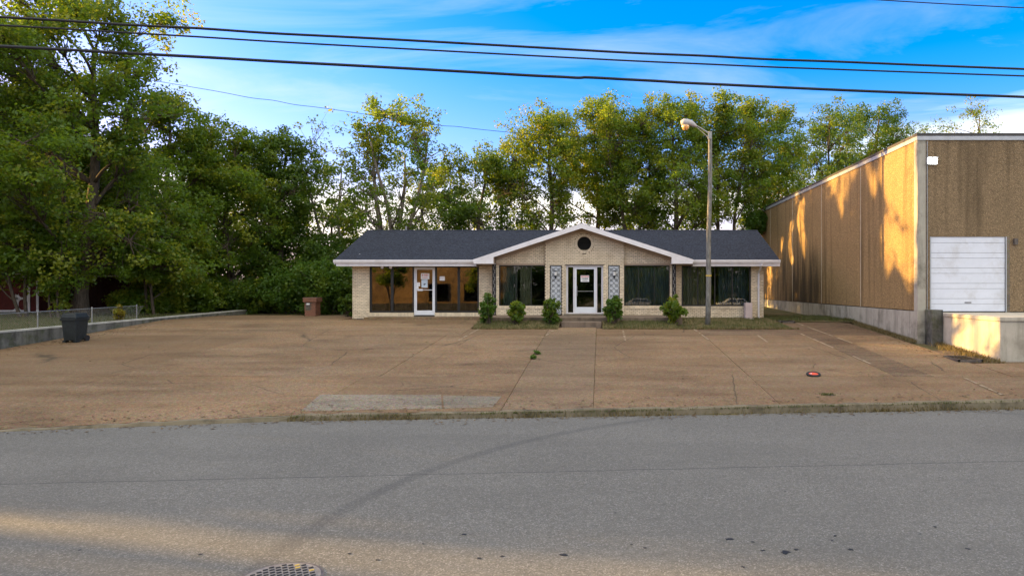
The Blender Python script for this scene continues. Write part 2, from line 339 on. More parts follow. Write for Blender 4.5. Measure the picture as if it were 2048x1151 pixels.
def ground_mat():
    m, t, o = newmat('turf'); h = N(t)
    c = h.mix(h.ramp(h.noise(0.8, 6), [(0.35, 0.0), (0.65, 1.0)]), (0.07, 0.068, 0.022), (0.15, 0.115, 0.055))
    c = h.mix(0.5, c, h.ramp(h.noise(40, 3), [(0.3, 0.1), (0.7, 0.9)]), 'SOFT_LIGHT')
    h.l(h.bsdf(c, 0.95, spec=0.2, bump=h.noise(40, 3), bstr=0.6), o.inputs[0])
ground_mat()
leaf('grass_green', (0.07, 0.10, 0.025), (0.19, 0.165, 0.06), (0.12, 0.16, 0.02), 0.0, 0.3)
leaf('grass_dry', (0.17, 0.13, 0.05), (0.30, 0.23, 0.10), (0.2, 0.16, 0.04), 0.0, 0.3)

# ------------------------------------------------------------------ mesh builder
class MB:
    def __init__(s): s.v = []; s.f = []
    def add(s, vs, fs):
        b = len(s.v); s.v += [tuple(p) for p in vs]; s.f += [tuple(b + i for i in q) for q in fs]; return s
    def box(s, x0, x1, y0, y1, z0, z1):
        return s.add([(x0,y0,z0),(x1,y0,z0),(x1,y1,z0),(x0,y1,z0),(x0,y0,z1),(x1,y0,z1),(x1,y1,z1),(x0,y1,z1)],
                     [(0,3,2,1),(4,5,6,7),(0,1,5,4),(1,2,6,5),(2,3,7,6),(3,0,4,7)])
    def hexa(s, bot, top):
        n = len(bot)
        return s.add(list(bot) + list(top), [tuple(range(n))[::-1], tuple(range(n, 2*n))] + [(i, (i+1) % n, n + (i+1) % n, n + i) for i in range(n)])
    def prism_y(s, poly, y0, y1):            # poly of (x,z) anticlockwise as seen from -Y
        n = len(poly)
        return s.add([(x, y0, z) for x, z in poly] + [(x, y1, z) for x, z in poly],
                     [tuple(range(n)), tuple(range(n, 2*n))[::-1]] + [(i, n + i, n + (i+1) % n, (i+1) % n) for i in range(n)])
    def prism_x(s, poly, x0, x1):            # poly of (y,z)
        n = len(poly)
        return s.add([(x0, y, z) for y, z in poly] + [(x1, y, z) for y, z in poly],
                     [tuple(range(n))[::-1], tuple(range(n, 2*n))] + [(i, (i+1) % n, n + (i+1) % n, n + i) for i in range(n)])
    def tube(s, pts, rad, n=6, cap=True):
        pts = [Vector(p) for p in pts]
        if not hasattr(rad, '__len__'): rad = [rad] * len(pts)
        b = len(s.v)
        for i, p in enumerate(pts):
            d = (pts[min(i+1, len(pts)-1)] - pts[max(i-1, 0)]).normalized()
            u = d.cross(Vector((0, 0, 1)) if abs(d.z) < 0.95 else Vector((1, 0, 0))).normalized(); w = d.cross(u)
            for k in range(n):
                a = 2 * math.pi * k / n
                s.v.append(tuple(p + (u * math.cos(a) + w * math.sin(a)) * rad[i]))
        for i in range(len(pts) - 1):
            for k in range(n):
                s.f.append((b + i*n + k, b + i*n + (k+1) % n, b + (i+1)*n + (k+1) % n, b + (i+1)*n + k))
        if cap:
            s.f.append(tuple(b + k for k in range(n))[::-1]); s.f.append(tuple(b + (len(pts)-1)*n + k for k in range(n)))
        return s
    def lathe(s, c, prof, n=16, cap=True):   # prof of (r, z)
        b = len(s.v)
        for r, z in prof:
            for k in range(n):
                a = 2 * math.pi * k / n; s.v.append((c[0] + r * math.cos(a), c[1] + r * math.sin(a), c[2] + z))
        for i in range(len(prof) - 1):
            for k in range(n): s.f.append((b + i*n + k, b + i*n + (k+1) % n, b + (i+1)*n + (k+1) % n, b + (i+1)*n + k))
        if cap:
            s.f.append(tuple(b + k for k in range(n))[::-1]); s.f.append(tuple(b + (len(prof)-1)*n + k for k in range(n)))
        return s
    def mesh(s, name, smooth=False):
        m = bpy.data.meshes.new(name); m.from_pydata(s.v, [], s.f)
        if smooth: m.shade_smooth()
        m.update(); return m
    def build(s, name, mat, parent=None, smooth=False, kind=None, bevel=0.0):
        o = bpy.data.objects.new(name, s.mesh(name, smooth)); o.data.materials.append(MATS[mat]); C.objects.link(o)
        if parent is not None: setp(o, parent)
        if kind: o['kind'] = kind
        if bevel:
            bv = o.modifiers.new('bevel', 'BEVEL'); bv.width = bevel; bv.segments = 2; bv.limit_method = 'ANGLE'
        return o
def setp(o, p):
    o.parent = p
    if p.type == 'EMPTY': o.matrix_parent_inverse = Matrix.Translation(p.location).inverted()
def tag(o, label, cat, group=None):
    o['label'] = label; o['category'] = cat
    if group: o['group'] = group
    return o
def thing(name, label, cat, loc, group=None):
    o = bpy.data.objects.new(name, None); C.objects.link(o); o.location = loc; o.empty_display_size = 0.3
    return tag(o, label, cat, group)
def numesh(name, verts, faces_n, mat, parent=None, kind=None, tint=None):
    """verts (n,3), all faces consecutive groups of faces_n vertices"""
    n = len(verts); k = faces_n; nf = n // k
    m = bpy.data.meshes.new(name); m.vertices.add(n); m.vertices.foreach_set('co', verts.astype(np.float32).ravel())
    m.loops.add(n); m.loops.foreach_set('vertex_index', np.arange(n, dtype=np.int32))
    m.polygons.add(nf); m.polygons.foreach_set('loop_start', np.arange(0, n, k, dtype=np.int32)); 
    if tint is not None:
        a = m.attributes.new('tint', 'FLOAT', 'POINT'); a.data.foreach_set('value', tint.astype(np.float32))
    m.update(calc_edges=True)
    o = bpy.data.objects.new(name, m); m.materials.append(MATS[mat]); C.objects.link(o)
    if parent is not None: setp(o, parent)
    if kind: o['kind'] = kind
    return o

# ------------------------------------------------------------------ ground, road, lot
WALL_X = -20.6
def ground_z(x, y):
    ky = kerb_y(max(-59, min(59, x)))
    if y < ky + 0.3: return ROADZ - 0.07
    zl = lotz(y) - 0.10
    if x < WALL_X - 0.3:
        zt = 0.03 + (y - 24) * 0.012 - 0.12
        k = min(1, max(0, (y - ky - 0.3) / 6.0)); zt = (ROADZ - 0.07) * (1 - k) + zt * k
        return zt + 0.01 * min(40, max(0, WALL_X - x))
    if y > 38: return zl + 0.02 * min(60, y - 38)
    return zl
def axis(a, b, near0, near1, step, far):
    v = list(np.arange(near0, near1, step)); q = near0; d = step
    while q > a: d *= far; q -= d; v.insert(0, q)
    q = near1; d = step
    while q < b: v.append(q); d *= far; q += d
    v.append(q); return v
xs = axis(-900, 900, -46, 34, 1.0, 1.6); ys = axis(-900, 1500, -8, 62, 1.0, 1.6)
xs = sorted(set([round(float(v), 3) for v in xs] + [WALL_X - 0.25, WALL_X - 0.32])); 
g = MB()
for y in ys:
    for x in xs: g.v.append((x, y, ground_z(x, y)))
nx = len(xs)
for j in range(len(ys) - 1):
    for i in range(nx - 1): g.f.append((j*nx+i, j*nx+i+1, (j+1)*nx+i+1, (j+1)*nx+i))
g.build('ground', 'turf', kind='structure', smooth=True)

r = MB()
kx = [-60, -45, -30, -20, -11.8, -9, -6.4, -3, 0, 5, 9.9, 20, 30, 45, 60]
for x in kx: r.v.append((x, kerb_y(x) + 0.05, ROADZ))
for x in kx: r.v.append((x, kerb_y(x) - 13.5, ROADZ))
n = len(kx)
for i in range(n - 1): r.f.append((i, n + i, n + i + 1, i + 1)[::-1])
road = r.build('road', 'asphalt', kind='structure')
# far pavement on the other side of the street
r = MB(); 
for x in kx: r.v.append((x, kerb_y(x) - 13.4, ROADZ + 0.12))
for x in kx: r.v.append((x, kerb_y(x) - 21.5, ROADZ + 0.14))
for i in range(n - 1): r.f.append((i, n + i, n + i + 1, i + 1)[::-1])
r.build('pavement', 'lot_dark', kind='structure')

# parking lot: one dark base under separate slabs
LOT_R = 11.35; LOT_L = WALL_X + 0.02
def lot_front(X): return kerb_y(X) + 0.14
def lotq(x0, x1, y0, y1, t=0.05, zoff=0.0):
    """slab following the slope; y0 None = follow the kerb"""
    xsn = [x0 + (x1 - x0) * i / 6 for i in range(7)] if y0 is None else [x0, x1]
    m = MB()
    for a, b in zip(xsn, xsn[1:]):
        ya, yb = (lot_front(a), lot_front(b)) if y0 is None else (y0, y0)
        pts = [(a, ya), (b, yb), (b, y1), (a, y1)]
        m.hexa([(x, y, lotz(y) + zoff - t) for x, y in pts], [(x, y, lotz(y) + zoff) for x, y in pts])
    return m
base = MB()
bx = [-30, -25, LOT_L, -16, -11.8, -9, -6.4, -3, 0, 5, LOT_R, 12.6, 16, 25]
for a, b in zip(bx, bx[1:]):
    for yy0, yy1 in ((None, 33.0), (33.0, 39.0)):
        if a < LOT_L and yy0: continue
        if a >= LOT_R - 0.01 and yy0: continue
        ya, yb = (lot_front(a) - 0.1, lot_front(b) - 0.1) if yy0 is None else (yy0, yy0)
        e1 = 21.0 if a < LOT_L else (21.7 if a >= 12.6 else (24 if a >= LOT_R - 0.01 else yy1))
        base.add([(a, ya, lotz(ya) - 0.035), (b, yb, lotz(yb) - 0.035), (b, e1, lotz(e1) - 0.035), (a, e1, lotz(e1) - 0.035)], [(0, 1, 2, 3)])
lot = base.build('parking_lot', 'lot_dark', kind='structure')
J = 0.006
slabs = [(-20.55, -13.4, None, 19.2, 'lot'), (-13.4, -6.45, None, 19.2, 'lot'), (-6.45, -2.17, None, 19.2, 'lot'), (-2.17, -0.15, None, 19.2, 'lot_walk'),
         (-0.15, 4.1, None, 19.2, 'lot'), (4.1, 8.1, None, 19.2, 'lot'), (8.1, 12.3, None, 19.2, 'lot'), (12.3, 18, None, 19.2, 'lot'), (18, 25, None, 21, 'lot'),
         (-20.55, -13.4, 19.2, 27.6, 'lot'), (-13.4, -6.05, 19.2, 27.6, 'lot'), (-6.05, -2.17, 19.2, 27.6, 'lot'), (-2.17, -0.15, 19.2, 27.6, 'lot_walk'),
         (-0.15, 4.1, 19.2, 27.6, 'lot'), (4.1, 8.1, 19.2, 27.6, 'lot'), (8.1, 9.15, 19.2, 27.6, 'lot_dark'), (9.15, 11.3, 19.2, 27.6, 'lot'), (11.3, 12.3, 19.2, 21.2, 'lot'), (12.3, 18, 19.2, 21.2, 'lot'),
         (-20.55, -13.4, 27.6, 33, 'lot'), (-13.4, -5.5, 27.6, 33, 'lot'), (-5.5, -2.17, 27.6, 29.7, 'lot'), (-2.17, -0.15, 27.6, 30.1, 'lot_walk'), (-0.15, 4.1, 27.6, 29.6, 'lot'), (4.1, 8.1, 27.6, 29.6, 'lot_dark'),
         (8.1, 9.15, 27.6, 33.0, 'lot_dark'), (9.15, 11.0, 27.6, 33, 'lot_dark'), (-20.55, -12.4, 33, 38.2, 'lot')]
for (a, b, c, d, mt) in slabs:
    if a == 18: continue
    c0 = None if c is None else c + J
    lotq(a + J, b - J, c0, d - J, zoff=random.uniform(-0.004, 0.004)).build('slab', mt, lot)
lotq(-30, -20.6, None, 21.0, zoff=0.0).build('slab', 'lot', lot)
# pale concrete apron plates by the street
def plate(pix, mt, name='apron_slab', t=0.03):
    pts = [G(*p) for p in pix]
    return MB().hexa([(x, y, lotz(y) - 0.01) for x, y in pts], [(x, y, lotz(y) + t) for x, y in pts]).build(name, mt, lot)
plate([(602, 822), (884, 817), (882, 790), (640, 789)], 'apron', t=0.012)
plate([(888, 817), (985, 814), (1003, 793), (886, 791)], 'apron', t=0.010)
# faint painted bay lines
simple('line_paint', (0.29, 0.215, 0.135), 0.9, 0.2, 20)
for (x0, y0, x1, y1) in [(968, 652, 912, 683), (1246, 661, 1252, 685), (1388, 658, 1420, 681), (1084, 676, 1106, 661), (1515, 670, 1535, 684), (1930, 756, 2006, 790), (1548, 644, 1745, 729), (1594, 646, 1716, 690)]:
    (a, b), (c, d) = G(x0, y0), G(x1, y1); w = 0.05
    if b < d: a, b, c, d = c, d, a, b
    m = MB(); k = 14
    for i in range(k):
        if random.random() < 0.22: continue
        t0, t1 = i / k, (i + random.uniform(0.75, 1.0)) / k
        ww = w * random.uniform(0.5, 1.0)
        q = [(a + (c-a)*t0, b + (d-b)*t0), (a + (c-a)*t1, b + (d-b)*t1)]
        m.add([(q[0][0]-ww, q[0][1], lotz(q[0][1])+0.009), (q[1][0]-ww, q[1][1], lotz(q[1][1])+0.009), (q[1][0]+ww, q[1][1], lotz(q[1][1])+0.009), (q[0][0]+ww, q[0][1], lotz(q[0][1])+0.009)], [(3, 2, 1, 0)])
    m.build('painted_line', 'line_paint', lot, kind='stuff')

# kerb
m = MB(); kxs = np.arange(-30, 30.1, 0.35); prof = []
for x in kxs:
    y = kerb_y(x); zt = lotz(y + 0.14) + 0.012 + random.uniform(-0.02, 0.012); j = random.uniform(-0.025, 0.025)
    if -6.6 < x: prof.append([(x, y - 0.03 + j, ROADZ - 0.02), (x, y - 0.01 + j, min(zt, ROADZ + 0.18) - 0.02), (x, y + 0.03, zt), (x, y + 0.16, zt - 0.004), (x, y + 0.16, ROADZ - 0.1)])
    else: prof.append([(x, y - 0.02 + j * 0.3, ROADZ - 0.02), (x, y - 0.01, ROADZ + 0.01), (x, y + 0.02, zt - 0.01), (x, y + 0.16, zt - 0.01), (x, y + 0.16, ROADZ - 0.1)])
for p in prof: m.v += p
for i in range(len(prof) - 1):
    for k in range(4): m.f.append((i*5+k, (i+1)*5+k, (i+1)*5+k+1, i*5+k+1))
m.build('kerb', 'kerb_conc', kind='structure')

# planting beds in front of the office
def bed(x0, x1, ya, za, yb, zb, name):
    m = MB(); nxs = max(2, int((x1 - x0) / 0.3)); nys = 8
    for j in range(nys + 1):
        for i in range(nxs + 1):
            t = j / nys; x = x0 + (x1 - x0) * i / nxs; y = yb + (ya - yb) * t
            if j == 0: y += random.uniform(-0.12, 0.1)
            m.v.append((x, y, zb + (za - zb) * t + (random.uniform(-0.02, 0.03) if 0 < j < nys else 0)))
    for j in range(nys):
        for i in range(nxs): m.f.append((j*(nxs+1)+i, j*(nxs+1)+i+1, (j+1)*(nxs+1)+i+1, (j+1)*(nxs+1)+i))
    return m.build(name, 'turf', kind='structure', smooth=True)
bed(-5.4, -1.75, 31.0, 0.05, 29.6, -0.205, 'planting_bed'); bed(0.1, 3.3, 31.0, 0.05, 29.6, -0.205, 'planting_bed'); bed(3.3, 8.2, 34.1, 0.06, 29.5, -0.21, 'planting_bed')
bed(8.2, 11.75, 37.0, 0.05, 32.0, -0.05, 'grass_verge')

# ------------------------------------------------------------------ office building
B = thing('office_building', 'long low cream brick office with dark shingle roof and white central gable', 'building', (-2.0, 34.1, 0))
YW, YG, YC = 34.1, 33.6, 33.45       # wing walls, gable bay, centre bay
BL, BR = PX(705, YW), PX(1527, YW)
def rows_free(x0, x1, z, openings, clip):
    segs = [(x0, x1)]
    if clip: segs = clip(z, x0, x1)
    for (a, b, c, d) in openings:
        if c < z < d:
            out = []
            for s, e in segs:
                if b <= s or a >= e: out.append((s, e)); continue
                if a > s: out.append((s, a))
                if b < e: out.append((b, e))
            segs = out
    return [(s, e) for s, e in segs if e - s > 0.03]
BRICK_MESH = MB().box(-0.095, 0.095, 0, 0.05, -0.0325, 0.0325).mesh('brick'); BRICK_MESH.materials.append(MATS['brick'])
nb_single = 0
def brickwork(x0, x1, z0, z1, Y, openings=(), clip=None, single=False, depth=0.14):
    global nb_single
    wall = MB(); mort = MB(); pz = 0.075; pl = 0.20
    i = 0; z = z0
    while z < z1 - 0.01:
        zt = min(z + pz, z1); zc = (z + zt) / 2
        for s, e in rows_free(x0, x1, zc, openings, clip):
            mort.box(s, e, Y, Y + depth, z, zt)
            off = (i % 2) * 0.1; k = math.floor((s - off) / pl); x = k * pl + off
            while x < e:
                a, b = max(s, x + 0.006), min(e, x + pl - 0.006)
                if b - a > 0.025:
                    j = random.uniform(0.005, 0.009)
                    if single and b - a > 0.187 and zt - z > 0.07 and nb_single < 300:
                        o = bpy.data.objects.new('brick', BRICK_MESH); C.objects.link(o); setp(o, single); nb_single += 1
                        o.location = ((a + b) / 2, Y - j, zc)
                    else:
                        wall.add([(a,Y-j,z+.005),(b,Y-j,z+.005),(b,Y-j,zt-.005),(a,Y-j,zt-.005),(a,Y+.01,z+.005),(b,Y+.01,z+.005),(b,Y+.01,zt-.005),(a,Y+.01,zt-.005)],
                                 [(0,1,2,3),(0,4,5,1),(1,5,6,2),(2,6,7,3),(3,7,4,0)])
                x += pl
        z = zt; i += 1
    return wall, mort
def soldier(x0, x1, z0, z1, Y, parent):
    m = MB(); x = x0
    while x < x1 - 0.02:
        e = min(x + 0.075, x1); m.box(x + .004, e - .004, Y - 0.03 - random.uniform(0, .006), Y + 0.05, z0, z1); x = e
    m.build('sill_bricks', 'brick', parent, kind='stuff')
ZB = 0.0; ZS = PZ(529, YW)            # soffit height
def X(x): return PX(x, YW)
def Z(y): return PZ(y, YW)
# wall pieces (Empty wall part is a mesh of mortar, bricks its children)
def wallpart(x0, x1, z0, z1, Y, op=(), clip=None, single=False):
    w, mo = brickwork(x0, x1, z0, z1, Y, op, clip, False)
    o = mo.build('wall', 'mortar', B); w.build('brickwork', 'brick', o, kind='stuff'); return o
opL = [(X(739), X(828), Z(625), Z(531)), (X(828), X(869.5), -1, Z(533)), (X(869.5), X(958), Z(625), Z(531))]
wallpart(BL, X(992), ZB, ZS, YW, opL)
opR = [(X(1363), X(1502), Z(612), Z(530))]
wallpart(X(1344), BR, ZB, ZS, YW, opR)
def XG(x): return PX(x, YG)
def ZG(y): return PZ(y, YG)
def XC(x): return PX(x, YC)
def ZCC(y): return PZ(y, YC)
APX, APZ = PX(1163, 32.85), PZ(446, 32.85)
gsl = 0.325
def gclip(drop):
    def f(z, x0, x1):
        h = (APZ - drop - z) / gsl
        a, b = max(x0, APX - h), min(x1, APX + h)
        return [(a, b)] if b > a else []
    return f
gz1 = APZ - 0.28
wallpart(XG(992), XC(1090) + 0.03, 0.2, gz1, YG, [(XG(998), XG(1091), ZG(612), ZG(530))], gclip(0.27))
wallpart(XC(1248) - 0.03, XG(1344), 0.2, gz1, YG, [(XG(1247), XG(1340), ZG(612), ZG(530))], gclip(0.27))
# round louvre vent
VX, VZ, VR = XC(1168.5), ZCC(487), 0.335
def vclip(z, x0, x1):
    segs = gclip(0.27)(z, x0, x1)
    d = abs(z - VZ); R = VR + 0.14
    if d < R:
        hh = math.sqrt(R*R - d*d); out = []
        for s, e in segs:
            if VX - hh > s: out.append((s, min(e, VX - hh)))
            if VX + hh < e: out.append((max(s, VX + hh), e))
        segs = out
    return segs
opC = [(XC(1100), XC(1123.5), -1, ZCC(530)), (XC(1132), XC(1206.5), -1, ZCC(530)), (XC(1216), XC(1239.5), -1, ZCC(530))]
# lower piers
for a, b in ((1090, 1100), (1123.5, 1132), (1206.5, 1216), (1239.5, 1248)):
    w, mo = brickwork(XC(a), XC(b), 0.2, ZCC(530), YC); o = mo.build('pier', 'mortar', B); w.build('brickwork', 'brick', o, kind='stuff')
# upper gable face: each whole brick its own part
holder = bpy.data.objects.new('gable_wall', bpy.data.meshes.new('gable_wall')); 
# mortar mesh built first so that bricks can be parented
def upper():
    global holder
    w0, m0 = brickwork(XC(1090), XC(1248), ZCC(530), gz1, YC, (), vclip)
    h = m0.build('gable_wall', 'mortar', B)
    st = random.getstate()
    w1, _ = brickwork(XC(1090), XC(1248), ZCC(530), gz1, YC, (), vclip, single=h)
    w1.build('brickwork', 'brick', h, kind='stuff')
    return h
gw = upper(); bpy.data.objects.remove(holder)
# ring of header bricks
nr = 34
for i in range(nr):
    a0, a1 = 2*math.pi*(i+.06)/nr, 2*math.pi*(i+.94)/nr; r0, r1 = VR, VR + 0.13
    q = [(VX + r*math.cos(a), VZ + r*math.sin(a)) for r, a in ((r0, a0), (r1, a0), (r1, a1), (r0, a1))]
    MB().prism_y(q, YC - 0.022 - random.uniform(0, .006), YC + 0.09).build('ring_brick', 'brick', gw)
m = MB(); seg = 40
ring = lambda r, y: [(VX + r*math.cos(2*math.pi*i/seg), y, VZ + r*math.sin(2*math.pi*i/seg)) for i in range(seg)]
m.v += ring(VR + .15, YC + .004) + ring(VR - .01, YC + .004) + ring(VR - .01, YC + .12)
for i in range(seg):
    j = (i + 1) % seg; m.f += [(i, j, seg + j, seg + i), (seg + i, seg + j, 2*seg + j, 2*seg + i)]
m.build('vent_reveal', 'mortar', gw)
vent = MB().add(ring(VR, YC + .11), [tuple(range(seg))]).build('round_vent', 'dark_frame', B)
for k in range(9):
    z = VZ - VR + 0.06 + k * 0.068; hh = math.sqrt(max(0.001, (VR - .01)**2 - (z - VZ)**2))
    MB().add([(VX - hh, YC + .03, z - .02), (VX + hh, YC + .03, z - .02), (VX + hh, YC + .09, z + .03), (VX - hh, YC + .09, z + .03)], [(0, 1, 2, 3)]).build('louvre', 'dark_frame', vent)
hh = 0.17
MB().box(VX - hh, VX + hh, YC + 0.0, YC + 0.1, VZ - VR + 0.0, VZ - VR + 0.05).build('sill', 'apron', vent)
# side, back walls, floor, ceiling: one hull part
m = MB(); m.box(BL, BL + .2, YW + .14, 42.2, -0.1, 2.62); m.box(BR - .2, BR, YW + .14, 42.2, -0.1, 2.62); m.box(BL + .2, BR - .2, 42.0, 42.2, -0.1, 2.62)
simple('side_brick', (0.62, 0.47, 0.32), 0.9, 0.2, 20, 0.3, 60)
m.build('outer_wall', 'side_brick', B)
MB().box(BL + .2, BR - .2, YW - .0, 42.0, -0.1, 0.16).build('floor', 'interior', B)
MB().box(BL + .2, BR - .2, YW + .0, 42.0, 2.6, 2.64).build('ceiling', 'interior_light', B)
m = MB().box(BL + .21, BR - .21, 38.6, 38.7, 0.16, 2.6); m.build('partition', 'interior_light', B)
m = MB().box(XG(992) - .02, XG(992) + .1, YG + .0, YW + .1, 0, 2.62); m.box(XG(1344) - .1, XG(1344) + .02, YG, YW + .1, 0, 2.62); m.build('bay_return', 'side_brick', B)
# gable ends (triangular, sides of main roof)
EY0, RY, EY1 = 33.4, 38.2, 43.0; EZ, RZ = 2.84, 4.63
EL, ER = PX(668, EY0), PX(1560, EY0)
rs = (RZ - EZ) / (RY - EY0)
# roof shells
GL, GR = PX(945, 32.85), PX(1388, 32.85); APX, APZ = PX(1163, 32.85), PZ(446, 32.85); yrv = EY0 + (APZ - EZ) / rs
def roof_half(e, g, flip):
    pts = [(e, EY0, EZ), (g, EY0, EZ), (APX, yrv, APZ), (APX, RY, RZ), (e, RY, RZ)]
    if flip: pts = pts[::-1]
    return MB().hexa([(p[0], p[1], p[2] - .05) for p in pts], pts)
def slab_between(a, b, c, d, t):      # quad with thickness t downwards
    pts = [a, b, c, d]
    return MB().hexa([(p[0], p[1], p[2] - t) for p in pts], pts)
roof = roof_half(EL, GL + .05, False).build('roof', 'shingle', B)
roof_half(ER, GR - .05, True).build('roof_slope', 'shingle', roof)
slab_between((EL, RY, RZ), (ER, RY, RZ), (ER, EY1, EZ), (EL, EY1, EZ), 0.05).build('roof_slope', 'shingle', roof)
m = MB(); x = EL
while x < ER:                                            # overlapping ridge caps
    m.prism_x([(RY - .15, RZ - .045), (RY, RZ + .022 + random.uniform(0, .006)), (RY + .15, RZ - .045), (RY, RZ - .0)], x, min(x + .245, ER)); x += .25
m.build('ridge_cap', 'shingle', roof)
for ex, s in ((EL, 1), (ER, -1)):
    m = MB().prism_x([(EY0 + .02, EZ - .22), (RY, RZ - .22), (EY1 - .02, EZ - .22), (EY1 - .02, EZ - .06), (RY, RZ - .06), (EY0 + .02, EZ - .06)], min(ex, ex + s*.04), max(ex, ex + s*.04)); m.build('barge_board', 'white_paint', roof)
for xx in (BL + .01, BR - .16):
    MB().prism_x([(YW - .2, 2.55), (42.2, 2.55), (42.2, 2.75), (RY, RZ - .12), (YW - .2, 2.75)], xx, xx + .15).build('gable_end', 'side_brick', B)
for a_, b_ in ((EL + .05, XG(992) - .03), (XG(1344) + .03, ER - .05)): MB().box(a_, b_, EY0 + .07, YW + .1, ZS - .0, ZS + .03).build('soffit', 'white_paint', B)
# eave: gutter (two runs, either side of the gable), fascia below
GL, GR = PX(945, 32.85), PX(1388, 32.85)
for a, b in ((EL, GL + .08), (GR - .08, ER)):
    pf = [(EY0 - .01, EZ - .15), (EY0 - .09, EZ - .15), (EY0 - .12, EZ - .06), (EY0 - .12, EZ + .0), (EY0 - .095, EZ + .0), (EY0 - .095, EZ - .05), (EY0 - .07, EZ - .125), (EY0 - .01, EZ - .125)]
    gt = MB().prism_x(pf, a, b).build('gutter', 'white_paint', B)
    MB().box(a + .1, b - .0, EY0 + .0, EY0 + .03, EZ - .30, EZ - .06).build('fascia', 'white_paint', B)
    MB().box(a + .1, b, EY0 + .03, YW + .02, EZ - .298, EZ - .285).build('soffit_board', 'white_paint', B)
MB().box(BL, XG(992), YW - .035, YW - .011, ZS - .07, ZS).build('frieze_board', 'tan_trim', B)
MB().box(XG(1344), BR, YW - .035, YW - .011, ZS - .05, ZS).build('frieze_board', 'tan_trim', B)
# gable roof
GY = 32.85; gEZ = PZ(518.5, GY)
def gy_at(z): return EY0 + (z - EZ) / rs + 0.02
zr = APZ; yr = gy_at(zr); ye = gy_at(gEZ)
def tri_slab(pts, t): return MB().hexa([(p[0], p[1], p[2] - t) for p in pts], pts)
tri_slab([(GL, GY, gEZ), (APX, GY, zr), (APX, yr, zr), (GL, ye, gEZ)][::-1], .04).build('roof_gable', 'shingle', roof)
tri_slab([(APX, GY, zr), (GR, GY, gEZ), (GR, ye, gEZ), (APX, yr, zr)][::-1], .04).build('roof_gable', 'shingle', roof)
fz = lambda y: PZ(y, GY); fx = lambda x: PX(x, GY)
tb = .24
poly = [(fx(948), fz(527)), (fx(987), fz(527)), (fx(987), fz(514)), (APX, APZ - tb), (APX, APZ - .015), (GL, gEZ - .015)]
MB().prism_y(poly, GY - .03, GY + .02).build('gable_fascia', 'white_paint', B)
poly = [(APX, APZ - tb), (fx(1343), fz(514)), (fx(1343), fz(527)), (fx(1385), fz(527)), (GR, gEZ - .015), (APX, APZ - .015)]
MB().prism_y(poly, GY - .03, GY + .02).build('gable_fascia', 'white_paint', B)
for a, b in ((948, 987), (1343, 1385)):
    MB().box(fx(a) + .01, fx(b) - .01, GY + .02, YW, fz(527) + .003, fz(527) + .03).build('return_soffit', 'white_paint', B)
    s = fx(987) if a == 948 else fx(1343)
    MB().box(s - .012 - (0.02 if a == 948 else -0.02), s + .012 - (0.02 if a == 948 else -0.02), GY + .02, YG - .02, fz(527) + .03, fz(514)).build('return_side', 'tan_trim', B)
# sloping soffit of the gable
for sgn, e in ((-1, fx(987)), (1, fx(1343))):
    z1 = APZ - tb + .02; z0 = z1 - gsl * abs(e - APX)
    pts = [(APX, GY + .02, z1), (APX, YG + .1, z1), (e, YG + .1, z0), (e, GY + .02, z0)]
    if sgn > 0: pts = pts[::-1]
    MB().hexa(pts, [(p[0], p[1], p[2] + .02) for p in pts]).build('gable_soffit', 'tan_trim', B)
for (xa, xb, Yq) in ((XG(992), XC(1090), YG), (XC(1090) - .012, APX, YC), (APX, XC(1248) + .012, YC), (XC(1248), XG(1344), YG)):
    za, zb_ = APZ - .25 - gsl * abs(xa - APX), APZ - .25 - gsl * abs(xb - APX)
    MB().prism_y([(xa, za - .12), (xb, zb_ - .12), (xb, zb_ + .04), (xa, za + .04)], Yq - .045, Yq - .012).build('rake_board', 'tan_trim', B)
# tan lintel boards
MB().box(XG(992), XC(1090) - .01, YG - .025, YG - .012, ZG(530) - .0, ZG(526)).build('lintel', 'tan_trim', B)
MB().box(XC(1248) + .01, XG(1344), YG - .025, YG - .012, ZG(530), ZG(526)).build('lintel', 'tan_trim', B)
MB().lathe((PX(812, 38.6), 38.6, RZ - .3), [(.05, 0), (.05, .5), (.065, .5), (.065, .56)], 10).build('vent_pipe', 'galv', roof)
simple('shingle_grit', (0.6, 0.6, 0.6), .8)
MB().box(PX(718, 34.2), PX(718, 34.2) + .05, 34.2, 34.25, EZ + rs * .82, EZ + rs * .86).build('roof_tab', 'shingle_grit', roof)

# ---- windows and doors
def window(x0, x1, z0, z1, Y, bars, fw=.06, gl='glass', fm='dark_frame', depth=.09, barw=.05):
    f = MB(); f.box(x0, x1, Y, Y + depth, z1 - fw, z1); f.box(x0, x1, Y, Y + depth, z0, z0 + fw); f.box(x0, x0 + fw, Y, Y + depth, z0 + fw, z1 - fw); f.box(x1 - fw, x1, Y, Y + depth, z0 + fw, z1 - fw)
    w = f.build('window', fm, B)
    ed = [x0 + fw]
    for b in bars:
        bw = barw
        MB().box(b - bw/2, b + bw/2, Y + .005, Y + depth - .005, z0 + fw, z1 - fw).build('mullion', fm, w); ed += [b - bw/2, b + bw/2]
    ed.append(x1 - fw)
    for a, b in zip(ed[::2], ed[1::2]):
        MB().box(a, b, Y + .04, Y + .046, z0 + fw, z1 - fw).build('pane', gl, w)
    return w
WY = YW + .05
window(X(739), X(828), Z(625), Z(531), WY, [X(783.5)], .085, 'glass_tint', barw=.13)
window(X(869.5), X(958), Z(625), Z(531), WY, [X(917)], .085, 'glass_tint', barw=.11)
soldier(X(737), X(826), Z(632), Z(625), YW, B); soldier(X(872), X(960), Z(632), Z(625), YW, B)
window(XG(998), XG(1091), ZG(612), ZG(530), YG + .05, [XG(1032), XG(1062)], .05, barw=.03)
